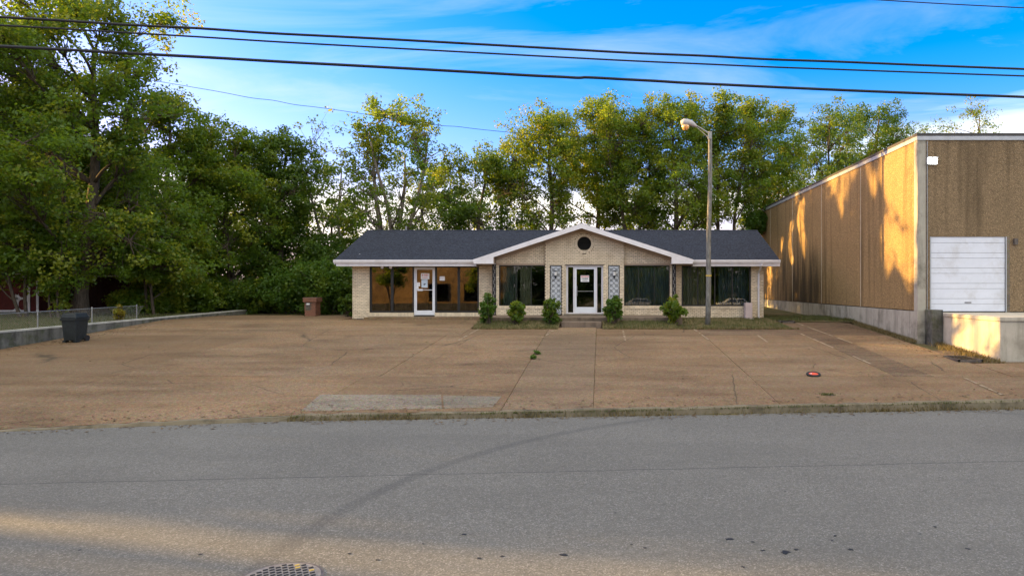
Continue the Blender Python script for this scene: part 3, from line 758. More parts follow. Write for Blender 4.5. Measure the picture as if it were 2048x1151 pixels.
window(XG(1247), XG(1340), ZG(612), ZG(530), YG + .05, [XG(1277), XG(1309)], .05, barw=.03)
window(X(1363), X(1502), Z(612), Z(530), WY, [X(1396), X(1430), X(1465)], .07, barw=.05)
soldier(X(1361), X(1504), Z(617), Z(612), YW, B); soldier(XG(996), XC(1090) - .01, ZG(617), ZG(612), YG, B); soldier(XC(1248) + .01, XG(1342), ZG(617), ZG(612), YG, B)
def sign(parent, x0, x1, z0, z1, Y, mat, lines):
    s = MB().box(x0, x1, Y - .004, Y, z0, z1).build('notice', mat, parent)
    for (u0, u1, v0, v1, lm, words) in lines:
        m = MB(); x = x0 + (x1-x0)*u0; e = x0 + (x1-x0)*u1; a, b = z0 + (z1-z0)*v0, z0 + (z1-z0)*v1
        if words:
            k = 0
            while x < e - .01:
                w_ = (b - a) * random.uniform(.45, .75); m.box(x, min(x + w_, e), Y - .006, Y - .0045, a, b); x += w_ + (b - a) * (.22 if k % 5 else .5); k += 1
        else: m.box(x, e, Y - .0056, Y - .0042, a, b)
        m.build('print', lm, s)
    return s
def door(x0, x1, z0, z1, Y, stile, bot, top, glassm, name='door'):
    f = MB(); f.box(x0, x0 + stile, Y, Y + .05, z0, z1); f.box(x1 - stile, x1, Y, Y + .05, z0, z1); f.box(x0 + stile, x1 - stile, Y, Y + .05, z0, z0 + bot); f.box(x0 + stile, x1 - stile, Y, Y + .05, z1 - top, z1)
    d = f.build(name, 'door_white', B, bevel=.004)
    MB().box(x0 + stile, x1 - stile, Y + .02, Y + .026, z0 + bot, z1 - top).build('pane', glassm, d)
    return d
# left door
dx0, dx1, dz0, dz1 = X(828), X(869.5), Z(630), Z(534)
m = MB(); m.box(dx0 - .0, dx0 + .045, WY - .02, WY + .1, dz0, dz1); m.box(dx1 - .045, dx1, WY - .02, WY + .1, dz0, dz1); m.box(dx0 + .045, dx1 - .045, WY - .02, WY + .1, dz1 - .05, dz1); m.build('door_frame', 'door_white', B)
d = door(dx0 + .05, dx1 - .05, dz0 + .01, dz1 - .055, WY, .075, .22, .06, 'glass_tint')
yb = WY - .03; m = MB(); m.box(dx0 + .12, dx1 - .12, yb - .02, yb + .02, Z(579.5) - .015, Z(579.5) + .015); m.box(dx0 + .16, dx0 + .42, yb - .035, yb + .025, Z(579.5) - .045, Z(579.5) + .045); m.build('push_bar', 'door_white', d, bevel=.006)
sx = lambda u: 820 + u / 10.01; sy = lambda v: 525 + v / 10.01
Ys = WY + .018
sign(d, X(sx(212)), X(sx(380)), Z(sy(330)), Z(sy(210)), Ys, 'paper', [(.14, .88, .52, .84, 'print_pink', True), (.14, .88, .18, .36, 'print_pink', True)])
sign(d, X(sx(222)), X(sx(346)), Z(sy(498)), Z(sy(340)), Ys, 'paper_blue', [(.36, .52, .3, .5, 'print_black', False), (.44, .72, .42, .5, 'print_black', False)])
sign(d, X(sx(125)), X(sx(195)), Z(sy(470)), Z(sy(395)), Ys, 'paper', [])
sign(d, X(sx(125)), X(sx(165)), Z(sy(522)), Z(sy(470)), Ys - .001, 'paper', [])
wn = sign(B, X(sx(585)), X(sx(690)), Z(sy(358)), Z(sy(272)), WY + .036, 'paper', [(.1, .7, .5, .62, 'print_pink', True)])
# centre door with sidelights
YD = YC + .12
m = MB(); cx0, cx1, cz0, cz1 = XC(1132), XC(1206.5), ZCC(627), ZCC(530)
fl = [(cx0, cx0 + .07), (XC(1147), XC(1149)), (XC(1192), XC(1193.5)), (cx1 - .07, cx1)]
for a, b in fl: m.box(a, b, YD - .03, YD + .08, cz0 + .05, cz1 - .09)
m.box(cx0, cx1, YD - .03, YD + .08, cz1 - .09, cz1); m.box(cx0, cx1, YD - .03, YD + .08, cz0, cz0 + .05); m.build('door_frame', 'white_paint', B)
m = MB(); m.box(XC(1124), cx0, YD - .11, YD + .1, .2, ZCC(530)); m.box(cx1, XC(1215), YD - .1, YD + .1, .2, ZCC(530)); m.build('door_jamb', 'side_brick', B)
MB().box(cx0 - .05, cx1 + .05, YC - .02, YC + .1, ZCC(530), ZCC(528.5)).build('lintel', 'rust_iron', B)
for a, b in ((fl[0][1], fl[1][0]), (fl[2][1], fl[3][0])):
    sl_ = MB(); sl_.box(a, a + .02, YD, YD + .04, cz0 + .05, cz1 - .09); sl_.box(b - .02, b, YD, YD + .04, cz0 + .05, cz1 - .09); so_ = sl_.build('sidelight', 'white_paint', B)
    MB().box(a + .02, b - .02, YD + .02, YD + .026, cz0 + .05, cz1 - .09).build('pane', 'glass_tint', so_)
d = door(fl[1][1] + .005, fl[2][0] - .005, cz0 + .055, cz1 - .095, YD - .01, .09, .26, .09, 'glass_tint')
MB().box(XC(1153), XC(1187), YD - .04, YD - .02, ZCC(582) - .012, ZCC(582) + .012).build('push_bar', 'galv', d)
MB().tube([(XC(1154), YD - .03, ZCC(572)), (XC(1154), YD - .07, ZCC(573)), (XC(1154), YD - .07, ZCC(590)), (XC(1154), YD - .03, ZCC(591))], .014, 6).build('handle', 'galv', d)
MB().lathe((XC(1149.5), YD - .02, ZCC(557)), [(.02, 0), (.02, .03)], 10).build('lock', 'galv', d)
q = lambda u: 1080 + u / 8.222; v = lambda u: 520 + u / 8.222
sign(d, XC(q(668)), XC(q(806)), ZCC(v(355)), ZCC(v(250)), YD + .008, 'paper', [(.06, .94, .70, .93, 'print_red', False), (.14, .86, .76, .87, 'paper', True), (.12, .88, .40, .60, 'print_black', True), (.14, .86, .12, .26, 'print_black', True)])
# lattice panels with lanterns
for (a, b) in ((1100, 1123.5), (1216, 1239.5)):
    x0, x1, z0, z1 = XC(a), XC(b), .24, ZCC(530); y = YC + .03
    p = MB().box(x0, x1, y + .04, y + .08, z0, z1).build('ornamental_panel', 'panel_grey', B)
    f = MB(); f.box(x0, x0 + .03, y, y + .04, z0, z1); f.box(x1 - .03, x1, y, y + .04, z0, z1); f.box(x0, x1, y, y + .04, z1 - .03, z1); f.build('panel_frame', 'dark_frame', p)
    lt = MB(); w_ = x1 - x0 - .06; st = w_ / 2; zz = z0
    while zz < z1 - st:
        for k in range(2):
            cx_, cz_ = x0 + .03 + st * (k + .5), zz + st / 2
            for t_ in range(4):
                a0 = t_ * math.pi / 2 + math.pi / 4
                lt.tube([(cx_, y + .02, cz_), (cx_ + .707 * st * math.cos(a0) * 0.98, y + .02, cz_ + .707 * st * math.sin(a0) * 0.98)], .008, 4)
            for t_ in range(8):
                a0, a1 = t_ * math.pi / 4, (t_ + 1) * math.pi / 4
                lt.tube([(cx_ + .055*math.cos(a0), y + .018, cz_ + .055*math.sin(a0)), (cx_ + .055*math.cos(a1), y + .018, cz_ + .055*math.sin(a1))], .007, 4)
        zz += st
    lt.build('scrollwork', 'scroll_grey', p, kind='stuff')
    lx, lz = (x0 + x1) / 2 - (.02 if a == 1100 else -.02), ZCC(551)
    ln = MB().prism_y([(lx - .06, lz - .02), (lx, lz - .16), (lx + .06, lz - .02), (lx + .03, lz + .0), (lx - .03, lz + .0)], y - .06, y + .02).build('wall_lantern', 'black_iron', p)
    MB().lathe((lx, y - .07, lz + .02), [(.055, 0), (.085, .17)], 8).build('lantern_glass', 'paper', ln)
    MB().lathe((lx, y - .07, lz + .19), [(.1, 0), (.1, .02), (.03, .05)], 8).build('lantern_cap', 'black_iron', ln)
# iron lattice posts beside the gable bay
for a, b, Y_ in ((984.5, 992, YG - .06), (1344.5, 1352, YG - .06)):
    x0, x1 = PX(a, Y_), PX(b, Y_); z0, z1 = .2, PZ(528, Y_)
    p = MB(); p.box(x0, x0 + .028, Y_, Y_ + .028, z0, z1); p.box(x1 - .028, x1, Y_, Y_ + .028, z0, z1); p = p.build('iron_post', 'black_iron', B)
    MB().box(x0 + .028, x1 - .028, Y_ + .03, Y_ + .034, z0, z1).build('back_plate', 'black_iron', p)
    m = MB(); zz = z0 + .05; c_ = (x0 + x1) / 2; s_ = 1
    while zz < z1 - .12:
        pts = [(c_ + s_*.05*math.sin(t/7*math.pi*2), Y_ + .012, zz + .16*t/7) for t in range(8)]; m.tube(pts, .009, 4); s_ *= -1; zz += .17
    m.build('scroll', 'lamp_grey', p)
# porch, step, apron
MB().box(XG(984), XG(1352), 31.0, YG + .1, -.15, .2).build('porch', 'concrete_step', B, bevel=.02)
MB().box(PX(1123, 30.2), PX(1203, 30.2), 30.15, 31.0, -.25, .045).build('step', 'concrete_step', B, bevel=.02)
MB().box(cx0 - .1, cx1 + .1, YC - .25, YC + .2, .2, cz0 - .003).build('threshold', 'apron', B, bevel=.01)
MB().box(X(739), X(984), 33.25, YW - .002, -.1, .10).build('entry_slab', 'lot_walk', B, bevel=.015)
MB().box(X(739), X(984), YW - .0, YW + .14, .0, .09).build('footing', 'apron', B)
# floodlight pair above the left window, downspout, utility box
fl_ = MB().box(X(779), X(782), YW - .25, YW - .02, Z(534.5), Z(532)).build('flood_bracket', 'black_iron', B)
for xx in (770, 787):
    MB().tube([(X(780), YW - .2, Z(533)), (X((xx + 780) / 2), YW - .3, Z(531.5)), (X(xx), YW - .36, Z(533.5))], .02, 6).build('arm', 'black_iron', fl_)
    MB().tube([(X(xx), YW - .36, Z(532)), (X(xx) + .01, YW - .42, Z(533.5)), (X(xx) + .01, YW - .5, Z(535))], [.03, .05, .07], 10).build('lamp_head', 'white_paint', fl_)
dsx = X(1517); zt = EZ - .3
dp = MB().tube([(PX(1525, EY0), EY0 - .06, EZ - .12), (PX(1523, EY0), EY0 - .02, EZ - .26), (dsx, YW - .08, EZ - .58), (dsx, YW - .06, EZ - .7), (dsx, YW - .06, .14), (dsx, YW - .16, .07)], .05, 8).build('downspout', 'white_paint', B)
m = MB(); m.box(dsx - .07, dsx + .07, YW - .075, YW - .01, 1.5, 1.53); m.build('strap', 'white_paint', dp)
# interior: curtains, blinds, ceiling light patches
def curtain(x0, x1, Y, z0, z1, mat='curtain', amp=.05, pitch=.16):
    m = MB(); k = max(8, int((x1 - x0) / .03))
    for i in range(k + 1):
        x = x0 + (x1 - x0) * i / k; y = Y + amp * math.sin(x / pitch * 2 * math.pi) + random.uniform(-.01, .01)
        m.v += [(x, y, z0), (x, y, z1)]
    for i in range(k): m.f.append((2*i, 2*i+2, 2*i+3, 2*i+1))
    m.build('curtain', mat, B)
simple('curtain_green', (0.18, 0.19, 0.16), .9, .1, 4); simple('curtain_tan', (0.34, 0.28, 0.17), .9, .1, 4)
curtain(XG(1249), XG(1338), YG + .35, .4, 2.5); curtain(XG(1004), XG(1034), YG + .3, .4, 2.5, 'curtain_green'); curtain(XG(1038), XG(1062), YG + .45, .4, 2.5, 'curtain_tan', .02)
curtain(X(1366), X(1412), YW + .4, .3, 2.5, 'curtain_tan'); curtain(X(1440), X(1500), YW + .5, .3, 2.5)
for (xa, y_, za) in ((-9.5, 37.6, .16), (-4.2, 36.3, .16), (2.2, 36.8, .16)):
    m = MB(); m.box(xa, xa + 1.5, y_, y_ + .7, .88, .92); m.box(xa + .05, xa + .1, y_ + .05, y_ + .65, .16, .88); m.box(xa + 1.4, xa + 1.45, y_ + .05, y_ + .65, .16, .88); tag(m.build('desk', 'curtain_tan'), {-9.5: 'plain desk inside the left shop window', -4.2: 'plain desk behind the window left of the centre door', 2.2: 'plain desk behind the curtained window right of the centre door'}[xa], 'desk', 'desks inside the office')
ub = thing('utility_box', 'pinkish beige metal cabinet standing by the downspout at the right wall end', 'cabinet', (X(1497), YW - .25, 0))
ux0, ux1 = PX(1490.5, 33.6), PX(1505, 33.6); uz0, uz1 = PZ(636, 33.6), PZ(605.5, 33.6)
MB().box(ux0, ux1, 33.6, 33.95, uz0, uz1).build('cabinet_body', 'utility_box', ub, bevel=.015); MB().box(ux0 + .02, ux1 - .02, 33.585, 33.6, uz0 + .03, uz1 - .03).build('cabinet_door', 'utility_box', ub)
MB().box(ux0 - .05, ux1 + .05, 33.5, 34.0, uz0 - .15, uz0).build('plinth', 'concrete', ub)

# ------------------------------------------------------------------ warehouse
WX, WY0, WY1 = 11.8, 26.0, 54.0; LZ, TZ = 0.64, 7.15
H = thing('warehouse', 'tall windowless warehouse of tan pebbled concrete panels with concrete base', 'building', (WX, WY0, -0.5))
MB().box(WX + .06, 40, WY0 + .06, WY1 - .05, -.6, TZ - .05).build('core', 'concrete_old', H)
MB().box(WX - .02, WX + .06, WY0 + .0, WY1, -.9, LZ).build('base_wall', 'concrete', H)
MB().box(WX + .06, 40, WY0 - .02, WY0 + .06, -.9, LZ - .04).build('base_wall', 'concrete', H)
js = [26.28, 31.7, 37.3, 42.9, 48.5, 54.0]
for a, b in zip(js, js[1:]):
    MB().box(WX, WX + .06, a + .02, b - .02, LZ + .03, TZ - .16).build('wall_panel', 'pebble_side', H, bevel=.012)
simple('joint_caulk', (0.58, 0.50, 0.36), .8, .2, 5)
for a in js[1:-1]: MB().box(WX - .006, WX + .06, a - .019, a + .019, LZ + .03, TZ - .16).build('panel_joint', 'joint_caulk', H)
MB().box(WX - .015, WX + .3, WY0 - .015, WY0 + .28, LZ - .0, TZ - .15).build('corner_pilaster', 'concrete', H, bevel=.01)
MB().box(WX - .03, WX + .3, WY0 - .045, WY0 - .021, -.9, LZ - .002).build('pilaster_base', 'concrete', H)
cd = MB().tube([(WX + .34, WY0 - .03, .7), (WX + .34, WY0 - .03, TZ - .2)], .018, 6).build('conduit', 'galv', H)
DX0, DX1, DZ0, DZ1 = PX(1862, 26), PX(2011, 26), .62, PZ(473, 26)
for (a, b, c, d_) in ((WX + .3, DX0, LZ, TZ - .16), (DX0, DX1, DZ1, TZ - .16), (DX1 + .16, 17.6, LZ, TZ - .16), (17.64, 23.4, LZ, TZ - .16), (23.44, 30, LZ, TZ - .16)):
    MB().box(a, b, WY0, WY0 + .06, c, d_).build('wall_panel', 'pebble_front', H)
MB().box(DX1, DX1 + .16, WY0 - .0, WY0 + .2, DZ0, DZ1 + .0).build('door_jamb', 'apron', H)
MB().box(DX1, DX1 + .16, WY0 + .005, WY0 + .06, DZ1, TZ - .16).build('wall_panel', 'pebble_front', H)
rd = MB().box(DX0, DX1, WY0 + .056, WY0 + .0595, DZ0, DZ1).build('roll_door', 'flash_metal', H)
k = 12; hgt = (DZ1 - DZ0) / 12
pat = [1.0, 1.6, 0.85, 1.6, 0.85, 1.6, 0.85, 1.6, 0.85, 1.3]; tot = sum(pat); z = DZ1
for pv in pat:
    dz = pv / tot * (DZ1 - DZ0); MB().box(DX0 + .004, DX1 - .004, WY0 + .03, WY0 + .055, z - dz + .008, z - .004).build('door_section', 'rollup', rd, bevel=.004); z -= dz
MB().box((DX0 + DX1) / 2 - .12, (DX0 + DX1) / 2 + .12, WY0 + .01, WY0 + .03, DZ0 + .34, DZ0 + .37).build('handle', 'rust_iron', rd)
MB().box(DX0, DX1, WY0 + .02, WY0 + .05, DZ0 - .0, DZ0 + .03).build('rubber_seal', 'rubber', rd)
for xx in (DX0 - .04, DX1 + .0): MB().box(xx, xx + .04, WY0 - .012, WY0 + .05, DZ0, DZ1 - .005).build('door_track', 'flash_metal', rd)
# roof edge
cp = MB(); cp.box(WX - .05, 40, WY0 - .05, WY0 + .25, TZ - .0, TZ + .1); cp.box(WX - .05, WX + .25, WY0 + .25, WY1, TZ, TZ + .1); cp.build('coping', 'coping_dark', H)
cp = MB(); cp.box(WX - .04, 40, WY0 - .04, WY0 + .1, TZ - .155, TZ - .005); cp.box(WX - .04, WX + .1, WY0 + .1, WY1, TZ - .155, TZ - .005); cp.build('flashing', 'flash_metal', H)
MB().box(WX + .2, 40, WY0 + .2, WY1, TZ - .04, TZ - .01).build('roof', 'coping_dark', H)
lx, lz = PX(1865, 25.9), PZ(322, 25.9)
wl = MB().box(lx - .19, lx + .19, WY0 - .10, WY0, lz - .12, lz + .13).build('wall_light', 'flash_metal', H)
MB().box(lx - .17, lx + .17, WY0 - .115, WY0 - .10, lz - .10, lz + .11).build('lamp_panel', 'led', wl)
MB().box(lx - .2, lx + .2, WY0 - .15, WY0 - .0, lz + .132, lz + .15).build('visor', 'flash_metal', wl)
fx_ = MB().box(PX(2026, 26), PX(2033, 26), WY0 - .1, WY0, PZ(489, 26), PZ(477, 26)).build('door_lamp', 'rust_iron', H)
# loading dock
D = thing('loading_dock', 'raised concrete loading dock in front of the white roll-up door', 'dock', (14, 24, -.6))
MB().box(12.46, 30, 21.8, 25.4, -1.2, .48).build('dock_block', 'concrete_dock', D, bevel=.02)
MB().box(12.43, 30, 21.76, 25.39, .483, .612).build('dock_slab', 'concrete_dock', D, bevel=.015)
MB().box(12.04, 12.455, 25.40, 25.96, -1.0, .72).build('dock_pier', 'concrete_old', D, bevel=.02)
MB().box(12.46, 30, 25.41, 25.965, -1.0, .609).build('dock_back', 'concrete_dock', D)

# ------------------------------------------------------------------ street lamp
LY = 31.0; bxl = PX(1415.5, LY); txl = PX(1421, LY); bz = PZ(646, LY); tz = PZ(263, LY)
SLp = thing('street_lamp', 'weathered wooden street lamp pole with amber glass lantern', 'street lamp', (bxl, LY, bz))
pl_ = MB(); zz = np.linspace(bz - .1, tz, 12); pl_.tube([(bxl + (txl - bxl) * ((z - bz) / (tz - bz)) + .015*math.sin(z*1.3), LY, z) for z in zz], [.122 - .038 * i / 11 for i in range(12)], 12).build('pole', 'pole_wood', SLp, smooth=True)
zy = PZ(551, LY); xy = bxl + (txl - bxl) * ((zy - bz) / (tz - bz)); pass
MB().lathe((xy + .01, LY, zy), [(.126, -.035), (.126, .035)], 14, cap=False).build('yellow_band', 'yellow_paint', SLp)
ay = LY - .13
arm = MB().tube([P(1419, 272, ay), P(1417, 266, ay), P(1404, 258, ay), P(1392, 251, ay)], .035, 8).build('arm', 'galv', SLp)
MB().tube([P(1418, 282, ay), P(1414, 272, ay), P(1402, 262, ay), P(1393, 254, ay)], .012, 6).build('wire', 'lamp_grey', arm)
m = MB(); m.box(txl - .12, txl + .02, LY - .17, LY - .1, PZ(279, LY), PZ(266, LY)); m.build('bracket', 'galv', SLp)
hd = MB(); prof_ = [(1393, 253, .05), (1389, 250.5, .09), (1383, 247.5, .14), (1375, 245.5, .165), (1367, 245, .165), (1362, 246, .10)]
hd.tube([P(x_, y_, ay) for x_, y_, _ in prof_], [r_ for _, _, r_ in prof_], 14)
hv = np.array(hd.v); zmid = np.array([PZ(253, ay)]); 
cl = PZ(250.5, ay)
hd.v = [(x_, y_, max(z_, cl - .02) if x_ < PX(1384, ay) else z_) for x_, y_, z_ in hd.v]
hdo = hd.build('lamp_head', 'lamp_grey', SLp, smooth=True)
cxh = PX(1371, ay); MB().lathe((cxh, ay, cl - .02), [(.175, 0.0), (.17, -.06), (.14, -.14), (.085, -.19), (.03, -.21)], 16).build('lamp_glass', 'lamp_lens', hdo, smooth=True)

# ------------------------------------------------------------------ left wall, fence, bin, pillar, sheds
RW = thing('retaining_wall', 'low stained concrete wall along the left edge of the lot', 'wall', (WALL_X, 30, -.4))
m = MB(); m2 = MB(); yy = np.arange(16, 41.6, .8)
for a, b in zip(yy, yy[1:]):
    ta, tb_ = .03 + (a - 24) * .012, .03 + (b - 24) * .012
    m.hexa([(WALL_X - .22, a, -1.2), (WALL_X, a, -1.2), (WALL_X, b, -1.2), (WALL_X - .22, b, -1.2)], [(WALL_X - .22, a, ta - .06), (WALL_X, a, ta - .06), (WALL_X, b, tb_ - .06), (WALL_X - .22, b, tb_ - .06)])
    m2.hexa([(WALL_X - .235, a, ta - .06), (WALL_X + .015, a, ta - .06), (WALL_X + .015, b, tb_ - .06), (WALL_X - .235, b, tb_ - .06)], [(WALL_X - .235, a, ta), (WALL_X + .015, a, ta), (WALL_X + .015, b, tb_), (WALL_X - .235, b, tb_)])
m.build('wall_body', 'concrete_old', RW); m2.build('wall_cap', 'concrete_cap', RW)
# chain link fence
FX = WALL_X - .45
CF = thing('chain_link_fence', 'galvanised chain-link fence behind the low concrete wall', 'fence', (FX, 27, -.1))
fy = [20.5, 23.4, 26.2, 29.0, 31.8]
ft = lambda y: .62 + (y - 24) * .012
for y in fy: MB().lathe((FX, y, -.2), [(.024, 0), (.024, ft(y) + .2), (.03, ft(y) + .2), (.015, ft(y) + .24)], 8).build('post', 'galv', CF)
MB().tube([(FX, y, ft(y) - .02) for y in fy], .014, 6).build('top_rail', 'galv', CF)
m = MB(); a = 20.5
while a < 31.8:
    for s in (1, -1):
        pts = [(FX - .03, a + (0 if s > 0 else .62), -.02 + ft(a) - .62), (FX - .03, a + (.62 if s > 0 else 0), ft(a) - .02)]
        m.tube(pts, .0018, 3, cap=False)
    a += .085
m.build('wire_mesh', 'galv', CF, kind='stuff')
# bin
bx_, by_ = -19.35, 25.8; bzz = lotz(25.8)
TB = thing('trash_bin', 'battered black wheeled trash bin standing by the low concrete wall', 'bin', (bx_, by_, bzz))
def taper(w0, d0, w1, d1, z0, z1): return MB().hexa([(bx_-w0,by_-d0,z0),(bx_+w0,by_-d0,z0),(bx_+w0,by_+d0,z0),(bx_-w0,by_+d0,z0)], [(bx_-w1,by_-d1,z1),(bx_+w1,by_-d1,z1),(bx_+w1,by_+d1,z1),(bx_-w1,by_+d1,z1)])
taper(.22, .27, .265, .33, bzz + .06, bzz + .80).build('bin_body', 'black_plastic', TB, bevel=.03)
taper(.29, .36, .295, .365, bzz + .79, bzz + .87).build('rim', 'black_plastic', TB, bevel=.01)
taper(.29, .36, .23, .30, bzz + .875, bzz + 1.06).build('lid', 'black_plastic', TB, bevel=.03)
MB().tube([(bx_-.25, by_+.36, bzz+.9), (bx_-.25, by_+.45, bzz+.9), (bx_+.25, by_+.45, bzz+.9), (bx_+.25, by_+.36, bzz+.9)], .018, 6).build('handle', 'black_plastic', TB)
for s in (-1, 1):
    MB().tube([(bx_ + s*.23, by_ + .24, bzz + .12), (bx_ + s*.29, by_ + .24, bzz + .12)], .12, 14).build('wheel', 'rubber', TB)
    MB().box(bx_ + s*.2 - .05, bx_ + s*.2 + .05, by_ - .28, by_ - .1, bzz, bzz + .07).build('foot', 'black_plastic', TB)
# brick pillar
py_, pxl, pxr = 37.4, PX(609, 37.4), PX(632, 37.4); pz0, pz1 = PZ(631, 37.4) , PZ(594.5, 37.4)
BP = thing('brick_pillar', 'small red brick mailbox pillar at the back edge of the lot', 'pillar', ((pxl + pxr) / 2, py_, pz0))
def brickbox(x0, x1, y0, y1, z0, z1, par, holes=()):
    core = MB().box(x0 + .01, x1 - .01, y0 + .01, y1 - .01, z0, z1).build('core', 'mortar', par)
    z = z0; i = 0
    while z < z1 - .03:
        for (axis_, a, b, c) in (('x', x0, x1, y0), ('y', y0, y1, x1), ('y', y0, y1, x0), ('x', x0, x1, y1)):
            m = []; p = a - (.1 if i % 2 else 0)
            while p < b:
                s, e = max(a, p + .005), min(b, p + .195)
                if e - s > .03:
                    zc = z + .035
                    if not (axis_ == 'x' and c == y0 and any(h[0] < (s + e) / 2 < h[1] and h[2] < zc < h[3] for h in holes)):
                        t = .03
                        bb = (s, e, c if c == y0 else c - t, c + t if c == y0 else c) if axis_ == 'x' else (c if c == x0 else c - t, c + t if c == x0 else c, s, e)
                        MB().box(*bb, z + .005, z + .068).build('brick', 'red_brick', par)
                p += .2
        z += .073; i += 1
brickbox(pxl, pxr, py_, py_ + .6, pz0 - .1, pz1 - .24, BP, holes=((pxl + .03, pxl + .37, pz1 - .7, pz1 - .24),))
brickbox(pxl - .07, pxr + .07, py_ - .07, py_ + .67, pz1 - .24, pz1, BP)
MB().box(pxl + .08, pxl + .33, py_ + .0, py_ + .012, pz1 - .66, pz1 - .28).build('mail_door', 'rust_iron', BP)
MB().box(pxl + .11, pxl + .28, py_ - .012, py_ - .001, pz1 - .39, pz1 - .31).build('name_plate', 'paper', BP); MB().box(pxl + .1, pxl + .32, py_ - .012, py_ - .001, pz1 - .60, pz1 - .55).build('name_plate', 'apron', BP)
# red barn shed
SY = 37.0; sz = PZ(624, SY); sx1 = PX(78, SY); sx0 = sx1 - 3.6
SH = thing('barn_shed', 'red board shed with white trim and arched door braces beyond the fence', 'shed', ((sx0 + sx1) / 2, SY + 1.2, sz))
MB().box(sx0, sx1, SY + .03, SY + 2.6, sz, sz + 2.1).build('shed_body', 'barn_red', SH)
x = sx0
while x < sx1 - .05:
    MB().box(x + .006, min(x + .15, sx1) - .006, SY, SY + .03, sz, sz + 2.1).build('siding_board', 'barn_red', SH); x += .15
MB().prism_y([(sx0 - .15, sz + 2.05), (sx1 + .15, sz + 2.05), (sx1 - .55, sz + 2.9), ((sx0+sx1)/2, sz + 3.3), (sx0 + .55, sz + 2.9)], SY - .12, SY + 2.7).build('roof', 'shingle', SH)
tr_ = lambda a, b, c, d: MB().box(a, b, SY - .04, SY - .005, c, d).build('trim', 'white_paint', SH)
tr_(sx1 - .12, sx1, sz, sz + 2.1); tr_(sx0, sx0 + .12, sz, sz + 2.1); tr_(sx0 + .12, sx1 - .12, sz + 1.98, sz + 2.1)
dxa, dxb = PX(14, SY), PX(61.5, SY); dm = (dxa + dxb) / 2
dr = MB().box(dxa - 1.2, dxb, SY - .035, SY - .003, sz + .02, sz + 1.9).build('shed_door', 'barn_red', SH)
for (a, b, c, d_) in ((dxb - .12, dxb, .02, 1.9), (PX(33, SY), PX(38.5, SY), .02, .92), (dxa - 1.2, dxb - .12, .02, .12), (PX(24, SY), dxb - .12, .68, .78), (dxa - 1.2, dxb - .12, 1.8, 1.9)):
    MB().box(a, b, SY - .06, SY - .036, sz + c, sz + d_).build('trim', 'white_paint', dr)
for (cx_, cz_, s1, s2) in ((PX(38.5, SY), .12, 1, 1), (dxb - .12, .12, -1, 1), (PX(38.5, SY), .68, 1, -1), (dxb - .12, .68, -1, -1), (PX(33, SY), .12, -1, 1), (PX(33, SY), .68, -1, -1), (PX(33, SY), .78, -1, 1), (PX(38.5, SY), .78, 1, 1), (dxb - .12, .78, -1, 1)):
    pts = [(cx_, sz + cz_)] + [(cx_ + s1*.2*(1 - math.sin(t*math.pi/12)), sz + cz_ + s2*.2*(1 - math.cos(t*math.pi/12))) for t in range(7)]
    if s1 * s2 < 0: pts = pts[::-1]
    MB().prism_y(pts, SY - .055, SY - .037).build('corner_brace', 'white_paint', dr)
for a in (sx1 - .4, sx1 - 2.2, sx0 + .3): MB().box(a, a + .3, SY + .05, SY + .4, sz - .35, sz).build('foundation_block', 'concrete_cap', SH)
# dark maroon outbuilding further back
QY = 43.0; qz = PZ(618, QY); qx0, qx1 = PX(118, QY), PX(300, QY)
Q = thing('outbuilding', 'dark maroon outbuilding in deep shade behind the big tree trunk', 'shed', ((qx0 + qx1) / 2, QY + 2, qz - .2))
MB().box(qx0, qx1, QY, QY + 4, qz - .4, qz + 2.0).build('wall', 'maroon', Q)
x = qx0
while x < qx1 - .05: MB().box(x + .008, min(x + .2, qx1) - .008, QY - .025, QY, qz - .3, qz + 2.0).build('siding_board', 'maroon', Q); x += .2
MB().prism_y([(qx0 - .3, qz + 2.0), (qx1 + .3, qz + 2.0), ((qx0 + qx1) / 2, qz + 3.2)], QY - .3, QY + 4.3).build('roof', 'shingle', Q)
MB().box(qx0 - .3, qx1 + .3, QY - .33, QY - .3, qz + 1.98, qz + 2.08).build('fascia', 'white_paint', Q)

# ------------------------------------------------------------------ street bits
mhx, mhy = PX(587, 7.1), 6.80
MH = thing('manhole_cover', 'round iron manhole cover with yellow paint flecks in the road', 'manhole cover', (mhx, mhy, ROADZ))
MB().lathe((mhx, mhy, ROADZ - .02), [(.40, 0), (.40, .026), (.385, .026)], 40).build('rim', 'rust_iron', MH)
MB().lathe((mhx, mhy, ROADZ - .02), [(.372, 0), (.372, .030)], 40).build('plate', 'manhole_iron', MH)
m = MB(); my = MB()
for i in range(-5, 6):
    for j in range(-5, 6):
        a, b = i * .066 + (.033 if j % 2 else 0), j * .062
        if math.hypot(a, b) > .335: continue
        t = my if (.03 < a < .17 and .2 < b < .33 and (i + j) % 2) or (.2 < a < .26 and .1 < b < .2) else m
        zq = ROADZ + .0102; an = .6; c_, s_ = math.cos(an), math.sin(an); pts = [(mhx + a + u*c_ - w*s_, mhy + b + u*s_ + w*c_) for u, w in ((-.022,-.012),(.022,-.012),(.022,.012),(-.022,.012))]
        t.hexa([(p, q_, zq - .004) for p, q_ in pts], [(p, q_, zq + .006) for p, q_ in pts])
m.build('tread', 'rubber', MH, kind='stuff'); my.build('painted_tread', 'yellow_paint', MH, kind='stuff')
